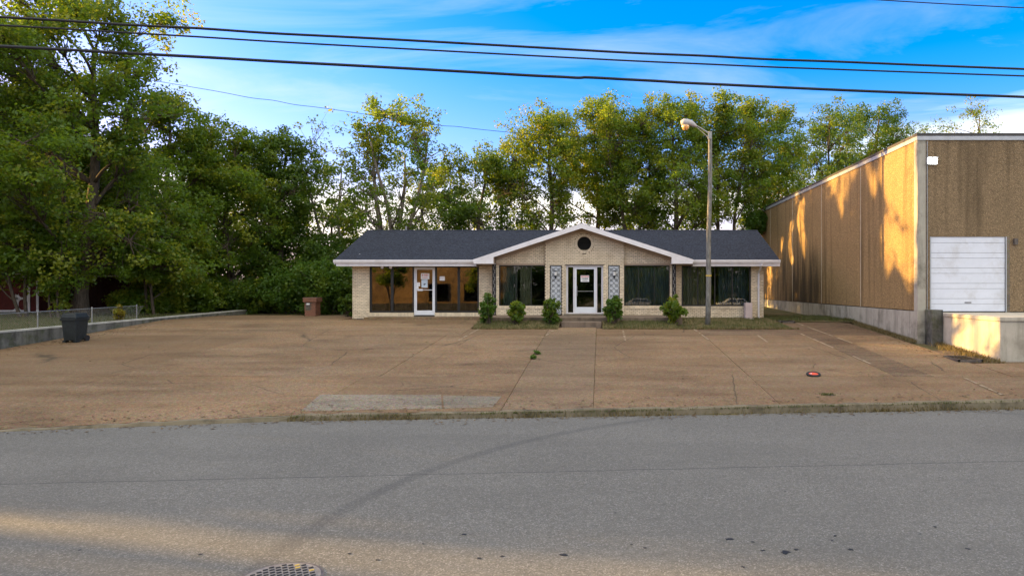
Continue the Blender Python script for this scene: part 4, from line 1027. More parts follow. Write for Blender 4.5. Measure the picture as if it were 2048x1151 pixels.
# orange disc with black tyre rim lying on the lot
ox, oy = G(1627, 751); oz = lotz(oy)
OD = thing('orange_disc', 'upturned orange lid with a black rubber rim lying on the lot', 'lid', (ox, oy, oz))
m = MB(); R0, r0 = .145, .032; NS = 28
for i in range(NS):
    a = 2 * math.pi * i / NS
    for k in range(8):
        b = 2 * math.pi * k / 8; rr = R0 + r0 * math.cos(b); m.v.append((ox + rr * 1.12 * math.cos(a), oy + rr * math.sin(a), oz + .045 + .22 * rr * math.sin(a) + r0 * math.sin(b)))
for i in range(NS):
    for k in range(8): m.f.append((i*8+k, ((i+1) % NS)*8+k, ((i+1) % NS)*8+(k+1) % 8, i*8+(k+1) % 8))
m.build('rim', 'rubber', OD, smooth=True)
m = MB()
for rr, dz in ((.135, 0), (.09, .012), (.03, .02)):
    for i in range(NS):
        a = 2 * math.pi * i / NS; m.v.append((ox + rr*1.12*math.cos(a), oy + rr*math.sin(a), oz + .05 + .22*rr*math.sin(a) + dz))
for j in range(2):
    for i in range(NS): m.f.append((j*NS+i, j*NS+(i+1) % NS, (j+1)*NS+(i+1) % NS, (j+1)*NS+i))
m.f.append(tuple(2*NS+i for i in range(NS))); m.build('face', 'orange_plastic', OD)
MB().tube([(ox - .09, oy - .02, oz + .062), (ox - .055, oy - .02, oz + .066)], .012, 8).build('pale_mark', 'paper', OD)
# drain grates
for (x_, y_, w_, l_, lab) in ((1571, 643, .62, .5, 'dark drain grate in the grass at the office corner'), (1925, 718, .75, .5, 'dark drain grate below the loading dock corner')):
    gx, gy = G(x_, y_); gz_ = lotz(gy) + .02
    DG = thing('drain_grate', lab, 'drain', (gx, gy, gz_), 'drain grates')
    f = MB(); f.box(gx - w_/2, gx + w_/2, gy - l_, gy - l_ + .05, gz_ - .06, gz_ + .02); f.box(gx - w_/2, gx + w_/2, gy + l_ - .05, gy + l_, gz_ - .03, gz_ + .05); f.box(gx - w_/2, gx - w_/2 + .05, gy - l_, gy + l_, gz_ - .06, gz_ + .03); f.box(gx + w_/2 - .05, gx + w_/2, gy - l_, gy + l_, gz_ - .06, gz_ + .03); f.build('frame', 'rust_iron', DG)
    for i in range(7):
        xx = gx - w_/2 + .08 + i * (w_ - .16) / 6; MB().hexa([(xx-.012, gy-l_+.05, gz_-.05), (xx+.012, gy-l_+.05, gz_-.05), (xx+.012, gy+l_-.05, gz_-.0), (xx-.012, gy+l_-.05, gz_-.0)], [(xx-.012, gy-l_+.05, gz_), (xx+.012, gy-l_+.05, gz_), (xx+.012, gy+l_-.05, gz_+.04), (xx-.012, gy+l_-.05, gz_+.04)]).build('bar', 'black_iron', DG)
# tar spots and specks on the asphalt
m = MB()
for (x_, y_, s_) in [(1128, 1108, .05), (1458, 1077, .05), (1570, 1104, .06), (1594, 1098, .035), (1504, 1083, .03), (1526, 1100, .03), (1670, 1071, .03), (1664, 1080, .025), (1702, 1098, .035), (1840, 1067, .025), (1871, 1053, .025), (1936, 1097, .03), (928, 1068, .035), (846, 1087, .025), (700, 1106, .03), (959, 1116, .03), (1005, 1112, .025), (1231, 1025, .02), (1290, 1095, .025), (1486, 1133, .025), (1570, 982, .025), (400, 1108, .03), (160, 1099, .025), (755, 1119, .025), (1264, 1088, .02)]:
    Yq = (ZC - ROADZ) / ((y_ - CY) / F); Xq = PX(x_, Yq); k = 11; b0 = len(m.v)
    for i in range(k):
        a = 2*math.pi*i/k; rr = s_ * .85 * random.uniform(.35, 1.3); m.v.append((Xq + 1.1*rr*math.cos(a), Yq + rr*math.sin(a), ROADZ + .004))
    m.f.append(tuple(range(b0, b0 + k)))
m.build('tar_spots', 'rubber', road, kind='stuff')
# pothole with weeds
hx, hy = G(1655, 789); m = MB(); k = 16
for i in range(k):
    a = 2*math.pi*i/k; rr = random.uniform(.7, 1.25); m.v.append((hx + .17*rr*math.cos(a), hy + .12*rr*math.sin(a), lotz(hy + .12*rr*math.sin(a)) + .007))
m.f.append(tuple(range(k))); m.build('broken_patch', 'soil', lot)

# ------------------------------------------------------------------ overhead cables
def cable(label, pts, rad, wob=0.0, n=40, wrap=False):
    # pts: (px x, px y, depth) control points -> smooth curve
    P3 = [Vector(P(*q_)) for q_ in pts]
    out = []
    for i in range(n * 2 + 1):
        t = i / (n * 2) * (len(P3) - 1); k = min(int(t), len(P3) - 2); u = t - k
        p0, p1, p2, p3 = P3[max(k-1, 0)], P3[k], P3[k+1], P3[min(k+2, len(P3)-1)]
        q_ = .5 * ((2*p1) + (-p0+p2)*u + (2*p0-5*p1+4*p2-p3)*u*u + (-p0+3*p1-3*p2+p3)*u*u*u)
        out.append(q_ + Vector((0, 0, wob * math.sin(t * 9.0 + 1.7 * math.sin(t * 4.1)))))
    m = MB().tube(out, rad, 8)
    o = m.build('power_cable', 'cable', smooth=True); tag(o, label, 'cable', 'cables over the street')
    if wrap:
        s = MB(); k = len(out) * 6
        for i in range(2 * k): pass
        pts2 = []
        for i in range(k):
            t = i / (k - 1) * (len(out) - 1); a = min(int(t), len(out) - 2); p = out[a].lerp(out[a+1], t - a); w_ = t * 5
            pts2.append(p + Vector((0, math.cos(w_), math.sin(w_))) * rad * 1.05)
        s.tube(pts2, rad * .35, 4).build('lashing_wire', 'cable', o)
    return o
Ya = lambda x: 12.7 + 2.4 * x / 2048
def cpts(l): return [(x, y, Ya(x)) for x, y in l]
cable('topmost of the three thick black cables crossing the sky, a lashed bundle', cpts([(-900, -8), (0, 35), (700, 75), (1400, 112), (2048, 138), (2900, 165)]), .025, .006, 60, False)
cable('middle and thinnest of the three close black cables crossing the sky', cpts([(-900, 8), (0, 51), (700, 92), (1400, 128), (2048, 152), (2900, 178)]), .018, .002)
cable('lowest and thickest of the three black cables crossing the sky', cpts([(-900, 52), (0, 93), (700, 131), (1120, 154), (1200, 156), (1500, 172), (2048, 194), (2900, 220)]), .029, .002, 90, False)
cable('single thin wire in the top right corner of the sky', [(1200, -38, 13.6), (1740, -1, 14.6), (2048, 16, 15.1), (2600, 42, 16)], .012)
cable('thin wavy service wire running behind the trees to the roof', [(-100, 90, 44), (395, 177, 44), (640, 216, 44), (850, 246, 44), (1005, 263, 44), (1300, 285, 44)], .016, .03, 60)

# ------------------------------------------------------------------ vegetation
LD = -sun_dir
PATCH = [(25.8, 29.3, 1.9, 8.4), (30.2, 31.0, 5.2, 6.9), (33.6, 34.3, 4.9, 6.1), (40.2, 41.6, 3.6, 6.6), (42.8, 43.8, 3.4, 5.6), (45.4, 46.0, 3.0, 4.8)]
def in_beam(p):
    """gaps in the crowns through which the low sun reaches the warehouse wall"""
    t = (WX - p[:, 0]) / LD.x; yw = p[:, 1] + LD.y * t; zw = p[:, 2] + LD.z * t
    hit = np.zeros(len(p), bool)
    for a, b, c, d_ in PATCH:
        wob = .35 * np.sin(zw * 2.1 + a) ; hit |= (yw > a + wob) & (yw < b + wob) & (zw > c + .5*np.sin(yw*2.3)) & (zw < d_)
    # and the dock side wall below the near patch
    t2 = (12.46 - p[:, 0]) / LD.x; y2 = p[:, 1] + LD.y * t2; z2 = p[:, 2] + LD.z * t2
    hit |= (y2 > 21.6) & (y2 < 25.0) & (z2 > -1.2) & (z2 < .9)
    t3 = (ROADZ - p[:, 2]) / LD.z; x3 = p[:, 0] + LD.x * t3; c3 = p[:, 1] + LD.y * t3 + .26 * (x3 + 7)
    ed = .45 * np.sin(p[:, 2] * 7.3 + p[:, 1] * 5.1) * np.sin(p[:, 0] * 6.7)
    hit |= (c3 + ed > 7.25) & (c3 + ed < 8.95) & (x3 > -20)
    return hit & (p[:, 0] < 8)
def leaves(cent, rad, per, size, R, flat=.75):
    """cent (n,3), rad (n,), leaf quads bent on the mid-rib -> verts (m*4,3), tint (m*4)"""
    nC = len(cent); cnt = np.maximum(1, (per * R.uniform(.6, 1.4, nC)).astype(int)); idx = np.repeat(np.arange(nC), cnt); mN = len(idx)
    d = R.normal(size=(mN, 3)); d /= np.linalg.norm(d, axis=1)[:, None]; rr = R.uniform(0.15, 1, mN) ** .5
    pos = cent[idx] + d * (rr * rad[idx])[:, None] * np.array([1, 1, flat])
    keep = ~in_beam(pos) | (R.uniform(size=mN) < .03); pos = pos[keep]; idx = idx[keep]; d = d[keep]; mN = len(idx)
    nrm = d * .5 + R.normal(size=(mN, 3)) * .7 + np.array([0, 0, .7]); nrm /= np.linalg.norm(nrm, axis=1)[:, None]
    ax = np.cross(nrm, R.normal(size=(mN, 3))); ax /= np.linalg.norm(ax, axis=1)[:, None] + 1e-9; sd_ = np.cross(nrm, ax)
    L_ = (size * R.uniform(.6, 1.35, mN))[:, None]; W_ = L_ * R.uniform(.28, .42, mN)[:, None]
    drop = nrm * L_ * .14
    v = np.empty((mN, 4, 3)); v[:, 0] = pos - ax * L_ * .5; v[:, 1] = pos + sd_ * W_ - drop * .3; v[:, 2] = pos + ax * L_ * .5 - drop; v[:, 3] = pos - sd_ * W_ - drop * .3
    ct = R.uniform(0, 1, nC); return v.reshape(-1, 3), np.repeat(ct[idx], 4)
def curve(a, b, R, sag=.12, k=5):
    a, b = Vector(a), Vector(b); d = (b - a); l = d.length; out = []
    off = Vector(R.normal(size=3)) * l * .07
    for i in range(k + 1):
        t = i / k; p = a.lerp(b, t) + off * math.sin(t * math.pi) + Vector((0, 0, l * sag * math.sin(t * math.pi))); out.append(p)
    return out
def tree(name, label, X0, Y0, zb, Hh, Rr, cb, seed, mat='leaf_mid', nl=10, ncl=170, per=70, lsize=.17, tr=.2, stems=1, barkm='bark', ry=None, lobe=.42, group=None, cat='tree', lean=0.0, crad=.55, openness=0.0, topw=0.0):
    R = np.random.default_rng(seed); ry = ry or Rr
    T = thing(name, label, cat, (X0, Y0, zb), group)
    wood = MB(); limbs = []
    cz0, cz1 = zb + cb, zb + Hh
    stem_pts = []
    for s in range(stems):
        a = 2 * math.pi * (s + R.uniform(-.2, .2)) / stems; sp = Rr * .45 if stems > 1 else Rr * .08
        top = Vector((X0 + sp * math.cos(a) + lean, Y0 + sp * math.sin(a) * ry / Rr, zb + Hh * R.uniform(.72, .9)))
        b0 = Vector((X0 + (.18 * math.cos(a) if stems > 1 else 0), Y0 + (.18 * math.sin(a) if stems > 1 else 0), zb - .2))
        k = 10; pts = []
        ph = R.uniform(0, 6, 2)
        for i in range(k + 1):
            t = i / k; p = b0.lerp(top, t) ; bend = (t ** 1.6 - t) * sp * 1.0
            p = p + Vector((math.cos(a) * bend * .8 + .22 * math.sin(3.3*t*2 + ph[0]) * min(1, Hh/12), math.sin(a) * bend * .8 + .22 * math.sin(2.7*t*2 + ph[1]) * min(1, Hh/12), 0))
            pts.append(p)
        r0 = tr / (stems ** .5)
        wood.tube(pts, [r0 * (1.25 if i == 0 else 1) * (1 - .80 * i / k) + .012 for i in range(k + 1)], 8); stem_pts.append(pts)
    cents = []; crs = []
    per_l = max(3, ncl // nl)
    for l_ in range(nl):
        t = (l_ + R.uniform(.1, .9)) / nl
        zc = cz0 + (cz1 - cz0) * (.08 + .80 * t)
        u = (zc - cz0) / (cz1 - cz0); prof_ = math.sin(math.pi * min(1, max(.12, (u * .86 + .16)))) ** .7; prof_ = prof_ * (1 - topw) + topw * min(1.0, (1.08 - u) * 4)
        a = l_ * 2.39996 + R.uniform(-.5, .5); rad = prof_ * R.uniform(.3, .78) * (1 if u < .86 else .35)
        c_ = Vector((X0 + lean * u + Rr * rad * math.cos(a), Y0 + ry * rad * math.sin(a), zc))
        lr = Rr * lobe * R.uniform(.75, 1.25) * (1 - .3 * max(0, u - .7) / .3)
        st = stem_pts[int(R.integers(stems))] if stems == 1 else min(stem_pts, key=lambda q_: (q_[6] - c_).length)
        ci = min(range(2, len(st)), key=lambda i: abs(st[i].z - (c_.z - (c_ - Vector((X0, Y0, c_.z))).length * .8)))
        lp = curve(st[ci], c_, R, .05); r0 = tr * .34 * (1 - .5 * ci / 10) / (stems ** .35)
        if not (in_beam(np.array([tuple(lp[-1])]))[0] or in_beam(np.array([tuple(lp[3])]))[0]): wood.tube(lp, [r0 * (1 - .75 * i / 5) + .008 for i in range(6)], 6)
        nn = int(per_l * R.uniform(.65, 1.35) * (1 - openness * R.uniform(0, 1)))
        for q_ in range(max(2, nn)):
            d = Vector(R.normal(size=3)).normalized(); d.z = d.z * .8 + .12
            p = c_ + Vector((d.x, d.y * ry / Rr, d.z)) * lr * R.uniform(.25, 1.08)
            if p.z < cz0 - .2 * (cz1 - cz0): p.z = cz0
            if in_beam(np.array([tuple(p)]))[0]: continue
            tp = curve(lp[int(R.integers(3, 6))], p, R, .04, 3); wood.tube(tp, [.022 * max(.5, tr / .2), .014, .010, .004], 4, cap=False)
            cents.append(tuple(p)); crs.append(crad * R.uniform(.6, 1.3))
    v_, tn = leaves(np.array(cents), np.array(crs), per, lsize, R)
    # branches inside a sun gap are thinned with the leaves
    numesh('crown', v_, 4, mat, T, tint=tn)
    wood.build('trunk', barkm, T, smooth=True)
    return T
def tpx(x, Y): return PX(x, Y)
def hpx(y, Y, zb): return PZ(y, Y) - zb

# big left trees (in view)
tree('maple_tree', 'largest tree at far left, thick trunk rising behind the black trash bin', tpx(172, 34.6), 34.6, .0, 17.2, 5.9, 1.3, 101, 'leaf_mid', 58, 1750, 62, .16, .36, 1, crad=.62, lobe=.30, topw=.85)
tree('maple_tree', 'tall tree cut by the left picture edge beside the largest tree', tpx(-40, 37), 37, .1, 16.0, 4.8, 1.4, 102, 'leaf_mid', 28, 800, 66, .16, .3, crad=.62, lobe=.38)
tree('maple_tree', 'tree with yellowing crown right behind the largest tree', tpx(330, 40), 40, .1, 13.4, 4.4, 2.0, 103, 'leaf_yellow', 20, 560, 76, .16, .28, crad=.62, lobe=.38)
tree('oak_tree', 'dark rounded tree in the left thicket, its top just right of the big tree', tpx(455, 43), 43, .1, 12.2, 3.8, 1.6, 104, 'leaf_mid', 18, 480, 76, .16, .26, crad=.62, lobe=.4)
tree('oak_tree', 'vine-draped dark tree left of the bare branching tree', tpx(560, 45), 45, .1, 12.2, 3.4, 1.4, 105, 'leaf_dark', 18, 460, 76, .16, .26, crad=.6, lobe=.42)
# bare branched and multi-stem trees left of the gable
tree('sparse_tree', 'leaning half-bare tree with thin crown over the left roof end', tpx(705, 47), 47, .1, 13.0, 3.0, 5.0, 106, 'leaf_mid', 14, 130, 20, .16, .22, 2, 'bark_pale', crad=.5, lobe=.5, openness=.7, lean=-2.4)
tree('forked_tree', 'open tree with several pale forking stems above the left roof ridge', tpx(790, 46), 46, .1, 14.2, 4.9, 4.6, 107, 'leaf_mid', 26, 520, 54, .17, .42, 4, 'bark_pale', crad=.52, lobe=.36, openness=.5)
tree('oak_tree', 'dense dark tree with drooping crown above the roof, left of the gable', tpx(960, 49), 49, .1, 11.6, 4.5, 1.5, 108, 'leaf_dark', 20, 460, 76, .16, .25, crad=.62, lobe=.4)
# row behind the roof, right of centre
row = [(1095, 50, 205, 2.9, 109, 'leaf_yellow', 'tall tree with round yellow-green top just left of the gable peak', 1), (1190, 53, 182, 2.7, 110, 'leaf_yellow', 'tall slim-trunked tree rising directly behind the gable peak', 1), (1262, 50, 190, 2.6, 111, 'leaf_mid', 'tall tree with dark trunk right of the gable peak', 2),
       (1345, 49, 168, 3.0, 112, 'leaf_yellow', 'tallest tree of the back row, its stem left of the street lamp', 1), (1455, 51, 172, 2.8, 113, 'leaf_mid', 'tall open tree whose stems stand directly behind the street lamp pole', 2), (1530, 53, 190, 2.6, 114, 'leaf_mid', 'tall thin tree over the right end of the office roof', 2),
       (1650, 58, 203, 3.0, 115, 'leaf_bright', 'rounded green tree behind the far end of the warehouse', 1), (1750, 62, 192, 2.7, 116, 'leaf_bright', 'upright bushy tree above the middle of the warehouse roof edge', 1), (1835, 64, 222, 2.6, 117, 'leaf_yellow', 'low yellowish treetop showing above the warehouse roof edge', 2), (1935, 66, 182, 2.6, 118, 'leaf_yellow', 'thin airy treetop above the warehouse, rightmost against the sky', 2)]
for (x_, Y_, ty, R_, sd__, mt, lab, st) in row:
    hh_ = hpx(ty, Y_, .2); airy = sd__ in (117, 118)
    tree('back_tree', lab, tpx(x_, Y_), Y_, .2, hh_, R_ * (1.45 if x_ > 1600 else 1.35), hh_ * .34, sd__, mt, 22, 260 if airy else 600, 34 if airy else 62, .155, .24, st, crad=.6, lobe=.42, topw=.6, openness=.35 if airy else .25, group='row of tall trees behind the roof')
# lower trees that fill the row's foot
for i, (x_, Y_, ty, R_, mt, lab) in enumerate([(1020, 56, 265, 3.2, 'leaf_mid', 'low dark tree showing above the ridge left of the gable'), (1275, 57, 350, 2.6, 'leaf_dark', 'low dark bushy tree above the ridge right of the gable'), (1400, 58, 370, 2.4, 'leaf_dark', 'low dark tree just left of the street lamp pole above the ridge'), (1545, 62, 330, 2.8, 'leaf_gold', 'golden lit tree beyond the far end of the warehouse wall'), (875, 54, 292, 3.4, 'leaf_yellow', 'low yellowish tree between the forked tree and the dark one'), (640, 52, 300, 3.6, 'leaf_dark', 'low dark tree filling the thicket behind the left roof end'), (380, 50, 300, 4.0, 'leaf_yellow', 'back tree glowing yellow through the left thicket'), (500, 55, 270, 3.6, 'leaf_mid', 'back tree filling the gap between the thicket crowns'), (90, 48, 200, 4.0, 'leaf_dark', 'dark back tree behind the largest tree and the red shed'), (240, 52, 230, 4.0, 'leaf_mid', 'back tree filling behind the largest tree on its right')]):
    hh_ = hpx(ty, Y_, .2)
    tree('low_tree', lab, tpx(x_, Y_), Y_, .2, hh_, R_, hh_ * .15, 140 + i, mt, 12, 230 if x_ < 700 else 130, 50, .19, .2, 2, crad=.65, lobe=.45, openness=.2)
tree('sapling', 'low leafy sapling hanging over the red shed roof', tpx(48, 33.2), 33.2, -.05, 6.6, 2.5, 1.55, 171, 'leaf_mid', 14, 300, 60, .16, .1, 2, crad=.5, lobe=.4)
tree('sapling', 'low leafy sapling between the red shed and the big trunk', tpx(112, 33.0), 33.0, -.05, 4.2, 1.0, .5, 172, 'leaf_mid', 8, 90, 50, .15, .06, 2, crad=.4, lobe=.45)
tree('sapling', 'low leafy sapling right of the big trunk before the maroon outbuilding', tpx(300, 36.5), 36.5, .0, 6.4, 2.8, 1.5, 173, 'leaf_yellow', 14, 320, 60, .16, .1, 2, crad=.5, lobe=.4)
# off-frame trees down the left side of the street that shade the lot
for i, (x_, y_, h_, r_) in enumerate([(-34, 31, 15, 4.2), (-37, 25.0, 15, 4.2), (-41, 20.8, 15, 3.8), (-33, 41, 16, 4.4), (-39, 48, 16, 4.6), (-48, 36, 18, 5.0), (-47, 28, 17, 4.6), (-38, 12.6, 14, 3.2)]):
    tree('shade_tree', ['broad shade tree left of the picture, nearest the big tree', 'second shade tree left of the picture beside the lot', 'third shade tree left of the picture by the street', 'shade tree behind the red shed', 'deep shade tree behind the outbuilding', 'far tall shade tree behind the left trees', 'far shade tree left of the lot', 'slim shade tree across the left street corner'][i], x_, y_, ground_z(x_, y_), h_, r_, 1.6, 160 + i, 'leaf_mid', 18, 520, 44, .27, .3, crad=.8, lobe=.42, topw=.5)
for i, (x_, y_) in enumerate([(-57, 21), (-60, 28), (-57, 35), (-60, 42), (-57, 49), (-60, 56), (-44, 42.5), (-44, 15.5)]):  # unseen far belt added to keep the low sun off lot and wall
    tree('shade_tree', ['first', 'second', 'third', 'fourth', 'fifth', 'sixth', 'nearer', 'street-side'][i] + ' tall tree of the unseen far belt added west of the lot for shade', x_, y_, ground_z(x_, y_), 21 if i < 6 else 15, 4.6, 1.6, 180 + i, 'leaf_mid', 18, 420, 36, .42, .34, crad=1.0, lobe=.42, group='unseen far tree belt added for shade')
def bush(name, label, X0, Y0, zb, Rx, Ry, Hh, seed, mat, ncl, per, ls, group=None, cr=.3, stems=7):
    R = np.random.default_rng(seed); T = thing(name, label, 'shrub', (X0, Y0, zb), group)
    wood = MB(); ce = []; cr_ = []
    for i in range(ncl):
        d = Vector(R.normal(size=3)).normalized(); rr = R.uniform(.45, 1.0)
        lob = 1 + .22 * math.sin(3 * math.atan2(d.y, d.x) + seed) + .15 * math.sin(5 * d.z + seed * 2)
        if name == 'porch_shrub': lob = (.72 + .42 * R.uniform() ** 2 + .22 * math.sin(4 * math.atan2(d.x, d.z) + seed * 1.7)) * (1.15 if d.z > .3 else 1)
        p = Vector((X0 + d.x * Rx * rr * lob, Y0 + d.y * Ry * rr * lob, zb + max(.06, Hh * .48 + d.z * Hh * .5 * rr * lob)))
        ce.append(tuple(p)); cr_.append(cr * R.uniform(.6, 1.3))
        if i % max(1, ncl // (stems * 4)) == 0:
            wood.tube(curve((X0 + R.uniform(-.1, .1), Y0 + R.uniform(-.1, .1), zb - .1), p, R, .1, 4), [.022, .018, .013, .009, .004], 4)
    v_, tn = leaves(np.array(ce), np.array(cr_), per, ls, R, .9)
    numesh('foliage', v_, 4, mat, T, tint=tn); wood.build('stem', 'bark', T); return T
# five shrubs at the porch
for i, (x_, y0, y1, w_, mt, lab) in enumerate([(976, 589, 645, 19, 'leaf_bright', 'leftmost porch shrub, tall and bushy before the iron post'), (1033, 596, 645, 17, 'leaf_mid', 'second porch shrub from the left, low below the curtained window'), (1103, 595, 647, 18, 'leaf_dark', 'dark shrub just left of the concrete step'), (1226, 591, 645, 20, 'leaf_bright', 'bright green upright shrub just right of the concrete step'), (1345, 592, 645, 21, 'leaf_mid', 'rightmost porch shrub, left of the street lamp pole')]):
    Yb = 30.55; zb = PZ(y1, Yb)
    bush('porch_shrub', lab, PX(x_, Yb), Yb, zb, w_ / F * Yb * 1.02, .45, (y1 - y0) / F * Yb, 200 + i, mt, 80, 30, .12, 'shrubs along the porch', .14)
bush('corner_shrub', 'small bright shrub tucked against the left corner of the office', PX(697, 36.5), 36.5, .0, .35, .4, 1.15, 210, 'leaf_bright', 40, 34, .13, None, .17)
# thicket shrubs along the wall and the back of the lot
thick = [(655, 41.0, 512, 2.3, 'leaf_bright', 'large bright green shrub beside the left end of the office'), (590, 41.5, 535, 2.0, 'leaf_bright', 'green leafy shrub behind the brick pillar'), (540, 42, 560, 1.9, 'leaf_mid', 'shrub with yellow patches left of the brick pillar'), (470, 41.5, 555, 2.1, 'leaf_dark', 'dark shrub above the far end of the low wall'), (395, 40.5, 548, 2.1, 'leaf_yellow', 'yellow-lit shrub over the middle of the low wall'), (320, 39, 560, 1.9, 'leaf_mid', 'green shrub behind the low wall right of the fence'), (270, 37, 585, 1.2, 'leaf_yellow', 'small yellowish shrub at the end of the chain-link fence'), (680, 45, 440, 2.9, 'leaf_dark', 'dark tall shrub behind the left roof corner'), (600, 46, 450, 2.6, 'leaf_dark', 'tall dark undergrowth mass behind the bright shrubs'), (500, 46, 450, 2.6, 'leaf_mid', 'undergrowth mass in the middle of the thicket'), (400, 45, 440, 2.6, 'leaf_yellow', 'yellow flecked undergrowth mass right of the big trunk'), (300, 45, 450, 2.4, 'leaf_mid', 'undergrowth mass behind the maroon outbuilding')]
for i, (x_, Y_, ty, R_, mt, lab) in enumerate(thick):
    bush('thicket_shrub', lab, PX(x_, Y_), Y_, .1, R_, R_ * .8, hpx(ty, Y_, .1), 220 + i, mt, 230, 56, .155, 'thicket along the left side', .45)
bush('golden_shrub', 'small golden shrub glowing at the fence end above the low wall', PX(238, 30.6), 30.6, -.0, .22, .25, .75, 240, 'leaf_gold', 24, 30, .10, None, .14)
bush('ivy_clump', 'green vine clump on the far top corner of the warehouse', PX(1516, 50), 50, PZ(470, 50), 1.1, .9, 1.9, 241, 'leaf_bright', 70, 46, .17, None, .35)
for i, x_ in enumerate((780, 850, 905, 1060, 1130, 1230, 1300, 1380, 1450, 1500)):
    bush('ridge_shrub', ['undergrowth seen over the ridge below the forked tree', 'undergrowth over the ridge right of the forked tree', 'undergrowth over the ridge below the yellowish tree', 'undergrowth over the ridge at the left slope of the gable', 'undergrowth just left of the gable peak', 'undergrowth just right of the gable peak', 'undergrowth over the ridge right of the gable', 'undergrowth over the ridge left of the lamp pole', 'undergrowth over the ridge right of the lamp pole', 'undergrowth over the ridge beside the warehouse'][i], PX(x_, 60), 60, .3, 2.2, 1.6, hpx(425 if i % 2 else 440, 60, .3), 250 + i, 'leaf_dark', 90, 34, .2, 'undergrowth behind the roof', .5)

# grass and weeds
def blades(name, pts, hmin, hmax, mat, seed, w=.012, parent=None, label=None):
    R = np.random.default_rng(seed); p = np.array(pts); n_ = len(p)
    a = R.uniform(0, 2*np.pi, n_); hgt_ = R.uniform(hmin, hmax, n_); dirv = np.stack([np.cos(a), np.sin(a), np.zeros(n_)], 1); ln = R.normal(size=(n_, 3)) * .35; ln[:, 2] = 0
    v = np.empty((n_, 3, 3)); v[:, 0] = p - dirv * w; v[:, 1] = p + dirv * w; v[:, 2] = p + (np.array([0, 0, 1]) + ln) * hgt_[:, None]
    o = numesh(name, v.reshape(-1, 3), 3, mat, parent, 'stuff', np.repeat(R.uniform(0, 1, n_), 3))
    if label: tag(o, label, 'grass')
    return o
R = np.random.default_rng(5); pts = []
def bedz(y): return -.205 + (y - 29.6) / 1.4 * .255 if y < 31 else .06
for _ in range(6500):
    x_ = R.uniform(-5.4, 8.1); 
    if -1.8 < x_ < .15: continue
    if x_ < 3.3: y_ = R.uniform(29.45, 31.0); z_ = bedz(y_)
    else: y_ = 29.4 + 4.6 * R.uniform() ** 1.3; z_ = -.21 + (y_ - 29.5) / 4.6 * .27
    pts.append((x_, y_, z_ - .02))
blades('bed_grass', pts, .05, .16, 'grass_green', 1, .012, None, 'patchy short grass in the beds before the office')
pts = [(x_, y_, z_ - .02) for x_, y_, z_ in [(R.uniform(-5.4, 8.4), 29.42 + abs(R.normal()) * .25, -.21) for _ in range(3500)] if not (-1.8 < x_ < .15)]
blades('dry_grass', pts, .04, .11, 'grass_dry', 2, .012, None, 'dry grass edging the front of the planting beds')
pts = []
for _ in range(5200):
    x_ = R.uniform(-6.6, 12.5); dens = .5 + .5 * math.sin(x_ * 1.7) * math.sin(x_ * .63 + 1)
    if R.uniform() > dens * (1.0 if x_ > -6.6 and (x_ < -1 or x_ > 4.5) else .45): continue
    y_ = kerb_y(x_) + R.normal() * .05 - .02; pts.append((x_, y_, ROADZ if y_ < kerb_y(x_) - .02 else ROADZ + .05))
blades('kerb_weeds', pts, .04, .13, 'grass_dry', 3, .01, None, 'dry weeds growing along the street kerb')
pts = [(x_, kerb_y(x_) + R.normal() * .03, lotz(kerb_y(x_)) - .03) for x_ in R.uniform(-6.5, 12.5, 1300)]
blades('kerb_moss', pts, .03, .07, 'grass_green', 4, .012, None, 'green weeds along the street kerb')
pts = []
for _ in range(4200):
    y_ = R.uniform(21.4, 33.5); w_ = .12 + .35 * max(0, (26.5 - y_) / 5); x_ = (11.75 if y_ > 25.9 else 12.42) - abs(R.normal()) * w_; pts.append((x_, y_, lotz(y_) - .04))
blades('wall_grass', pts, .05, .17, 'grass_dry', 6, .013, None, 'dry grass along the foot of the warehouse and dock')
pts = [(R.uniform(8.1, 11.7), R.uniform(32.0, 37), .0) for _ in range(3600)]
blades('corner_grass', pts, .05, .15, 'grass_green', 7, .013, None, 'short grass between the office corner and the warehouse')
pts = [(WALL_X - .4 - R.uniform(0, 1) ** 1.4 * 10, y_, 0) for y_ in R.uniform(21, 37, 16000)]; pts = [(a, b, ground_z(a, b) - .02) for a, b, _ in pts]
blades('lawn_grass', pts, .06, .18, 'grass_green', 8, .016, None, 'dim green lawn behind the low wall')
pts = []
for xq, lo, hi, n_ in ((-2.17, 15.6, 29.6, 260), (-.15, 15.8, 29.6, 200), (-6.4, 15.2, 19, 90), (8.1, 19.5, 33, 220), (9.15, 19.5, 33, 160)):
    for _ in range(n_): y_ = R.uniform(lo, hi); pts.append((xq + R.normal() * .02, y_, lotz(y_) - .03))
for yq, lo, hi, n_ in ((19.2, -.1, 11, 220), (27.6, 0, 8, 120)):
    for _ in range(n_): pts.append((R.uniform(lo, hi), yq + R.normal() * .02, lotz(yq) - .03))
blades('joint_weeds', pts, .03, .07, 'grass_dry', 9, .01, lot)
for (x_, y_, lab) in ((1073, 713, 'upper bright weed tuft in the left walkway joint'), (1066, 722, 'lower weed tuft in the left walkway joint')):
    gx, gy = G(x_, y_ - 5); bush('weed_tuft', lab, gx, gy, lotz(gy), .10, .12, .12, int(x_), 'leaf_bright', 12, 16, .06, 'weeds in the walkway joint', .05, 3)
pts = [(hx + R.normal() * .10, hy + R.normal() * .06, lotz(hy)) for _ in range(120)]
blades('pothole_weeds', pts, .02, .07, 'grass_green', 10, .01, lot)

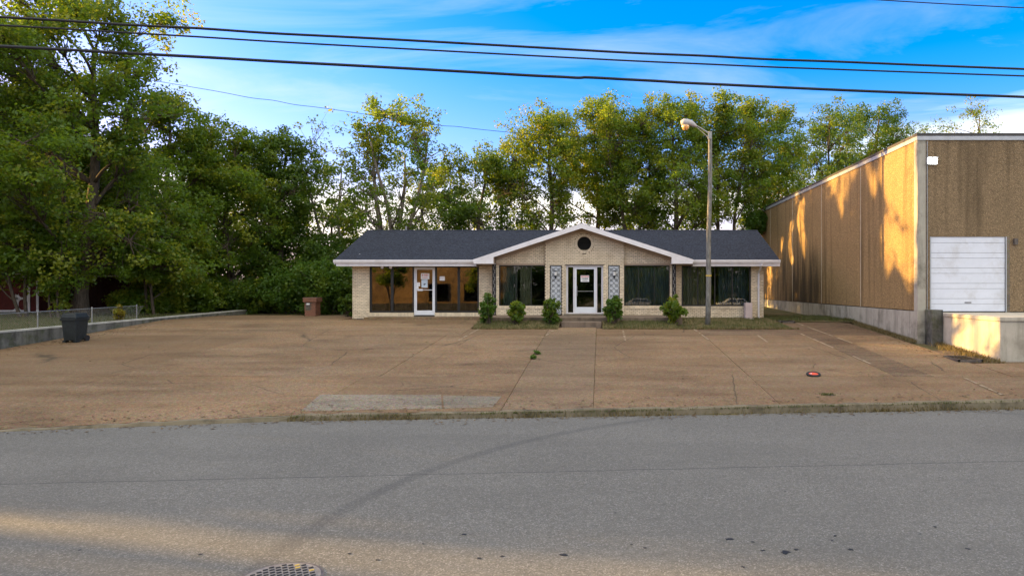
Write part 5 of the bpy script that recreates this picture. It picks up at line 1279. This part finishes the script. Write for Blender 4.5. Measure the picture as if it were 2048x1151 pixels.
simple('dry_leaf', (0.16, 0.10, 0.045), .9, .3, 30, isl=.5)
R = np.random.default_rng(21); lv = []
def litter(x_, y_, z_):
    a = R.uniform(0, 6.28); l_ = R.uniform(.025, .055); c_, s_ = math.cos(a), math.sin(a); u = R.uniform(-.012, .02)
    for du, dw, dz in ((-l_, 0, .004), (0, -l_ * .5, .006 + abs(u)), (l_, 0, .012 + u * .5), (0, l_ * .5, .006 + abs(u))): lv.append((x_ + du * c_ - dw * s_, y_ + du * s_ + dw * c_, z_ + max(.004, dz)))
for _ in range(500): x_ = R.uniform(-19, 11); y_ = kerb_y(x_) + .2 + abs(R.normal()) * .5; litter(x_, y_, lotz(y_) + .008)
for _ in range(420): x_ = R.uniform(-14, 11); y_ = kerb_y(x_) - .06 - abs(R.normal()) * .25; litter(x_, y_, ROADZ)
for _ in range(700): y_ = R.uniform(17, 38); x_ = WALL_X + .1 + abs(R.normal()) * .6; litter(x_, y_, lotz(y_) + .008)
for _ in range(260): x_ = R.uniform(-19, 10.5); y_ = R.uniform(17, 29.3); litter(x_, y_, lotz(y_) + .008)
for _ in range(300): y_ = R.uniform(22, 33); x_ = 11.2 - abs(R.normal()) * .5; litter(x_, y_, lotz(y_) + .008)
lo_ = numesh('leaf_litter', np.array(lv), 4, 'dry_leaf', None, 'stuff'); tag(lo_, 'dry brown leaves scattered on the lot edges and kerb', 'leaves')
# ------------------------------------------------------------------ across the street (seen only as reflections in the glass)
ST = thing('store_building', 'low sunlit tan building across the street, mirrored in the left shop windows', 'building', (-22, -17, ROADZ))
MB().box(-34, -11, -22, -15, ROADZ, 4.2).build('wall', 'store_wall', ST); MB().box(-34.2, -10.8, -22.2, -14.8, 4.2, 4.5).build('parapet', 'concrete', ST)
MB().box(-34.05, -10.95, -22.05, -14.95, ROADZ, -.4).build('base', 'concrete_old', ST)  # dark band stands in for ground shadow along the store foot
for xx in (-31, -20.4, -16.2): w_ = MB().box(xx, xx + 2.4, -14.99, -14.93, -.2, 1.9).build('window', 'dark_frame', ST); MB().box(xx + .1, xx + 2.3, -14.93, -14.92, -.1, 1.8).build('pane', 'glass_tint', w_)
tree('street_tree', 'small round tree across the street mirrored in the leftmost window', -23.5, -10.5, ROADZ + .1, 6.2, 2.0, 2.6, 301, 'leaf_mid', 9, 110, 50, .2, .2, 3, crad=.55)
tree('street_tree', 'leafy street tree mirrored in the second left window', -13.2, -9.5, ROADZ + .1, 5.4, 1.7, 2.2, 311, 'leaf_mid', 9, 90, 50, .2, .18, 2, crad=.5)
for i, (xx, yy_) in enumerate(((-3, -24), (6, -26), (15, -25), (24, -23))): tree('street_tree', ['leafy tree across the street mirrored in the door glass', 'leafy tree across the street mirrored right of the door', 'leafy tree across the street mirrored in the right window', 'leafy tree across the street mirrored at the right window end'][i], xx, yy_, ROADZ, 9 + i % 2, 3.6, 1.5, 302 + i, 'leaf_mid', 12, 150, 40, .3, .25, crad=.9)
for i in range(8):
    bush('hedge', ['hedge across the street mirrored left of the centre door', 'hedge across the street mirrored in the centre door', 'hedge across the street mirrored right of the centre door', 'hedge across the street mirrored in the curtained window', 'hedge across the street mirrored between the right windows', 'hedge across the street mirrored in the right window', 'hedge across the street mirrored behind the lamp pole', 'hedge across the street mirrored at the right wall end'][i], -8.5 + i * 4.6, -19 + (i % 2) * 1.2, ROADZ, 3.2, 2.0, 6.4 + (i % 3) * .6, 330 + i, 'leaf_dark', 120, 40, .34, 'hedges across the street', .8)
def sedan(label, cx_, cy_, mt):
    T = thing('parked_car', label, 'car', (cx_, cy_, ROADZ + .13), 'cars parked across the street'); z0 = ROADZ + .13
    side = [(-2.25, .35), (2.25, .35), (2.3, .6), (2.2, .85), (1.2, .98), (-1.6, .98), (-2.25, .9), (-2.3, .6)]
    MB().prism_y([(cx_ + a, z0 + b) for a, b in side], cy_ - .88, cy_ + .88).build('body', mt, T, bevel=.08)
    cab = [(-1.6, .98), (1.15, .98), (.45, 1.42), (-.95, 1.42)]
    cb_ = MB().hexa([(cx_ + cab[0][0], cy_ - .8, z0 + .97), (cx_ + cab[1][0], cy_ - .8, z0 + .97), (cx_ + cab[1][0], cy_ + .8, z0 + .97), (cx_ + cab[0][0], cy_ + .8, z0 + .97)], [(cx_ + cab[3][0], cy_ - .62, z0 + 1.42), (cx_ + cab[2][0], cy_ - .62, z0 + 1.42), (cx_ + cab[2][0], cy_ + .62, z0 + 1.42), (cx_ + cab[3][0], cy_ + .62, z0 + 1.42)]).build('cabin', mt, T, bevel=.05)
    for s in (-1, 1):
        for a, b in ((-1.35, -.25), (-.15, .85)):
            q0 = lambda u, h: (cx_ + u, cy_ + s * (.81 - .18 * h + .006), z0 + .99 + .40 * h)
            MB().add([q0(a, .08), q0(b, .08), q0(min(b, .45 if b > .5 else b), .85), q0(max(a, -.9 if a < -1 else a), .85)], [(0, 1, 2, 3)]).build('side_window', 'dark_frame', cb_)
        for a in (-1.4, 1.4):
            w_ = MB().tube([(cx_ + a, cy_ + s * .72, z0 + .32), (cx_ + a, cy_ + s * .9, z0 + .32)], .32, 18).build('wheel', 'rubber', T)
            MB().tube([(cx_ + a, cy_ + s * .89, z0 + .32), (cx_ + a, cy_ + s * .91, z0 + .32)], .2, 14).build('rim', 'galv', w_)
        MB().box(cx_ + 2.2, cx_ + 2.27, cy_ + s * .65 - .18, cy_ + s * .65 + .18, z0 + .62, z0 + .76).build('headlight', 'paper', T)
sedan('dark car across the street mirrored in the curtained window', 4.6, -9.5, 'car_silver'); sedan('white car across the street mirrored in the right window', 15.2, -9.0, 'car_white')
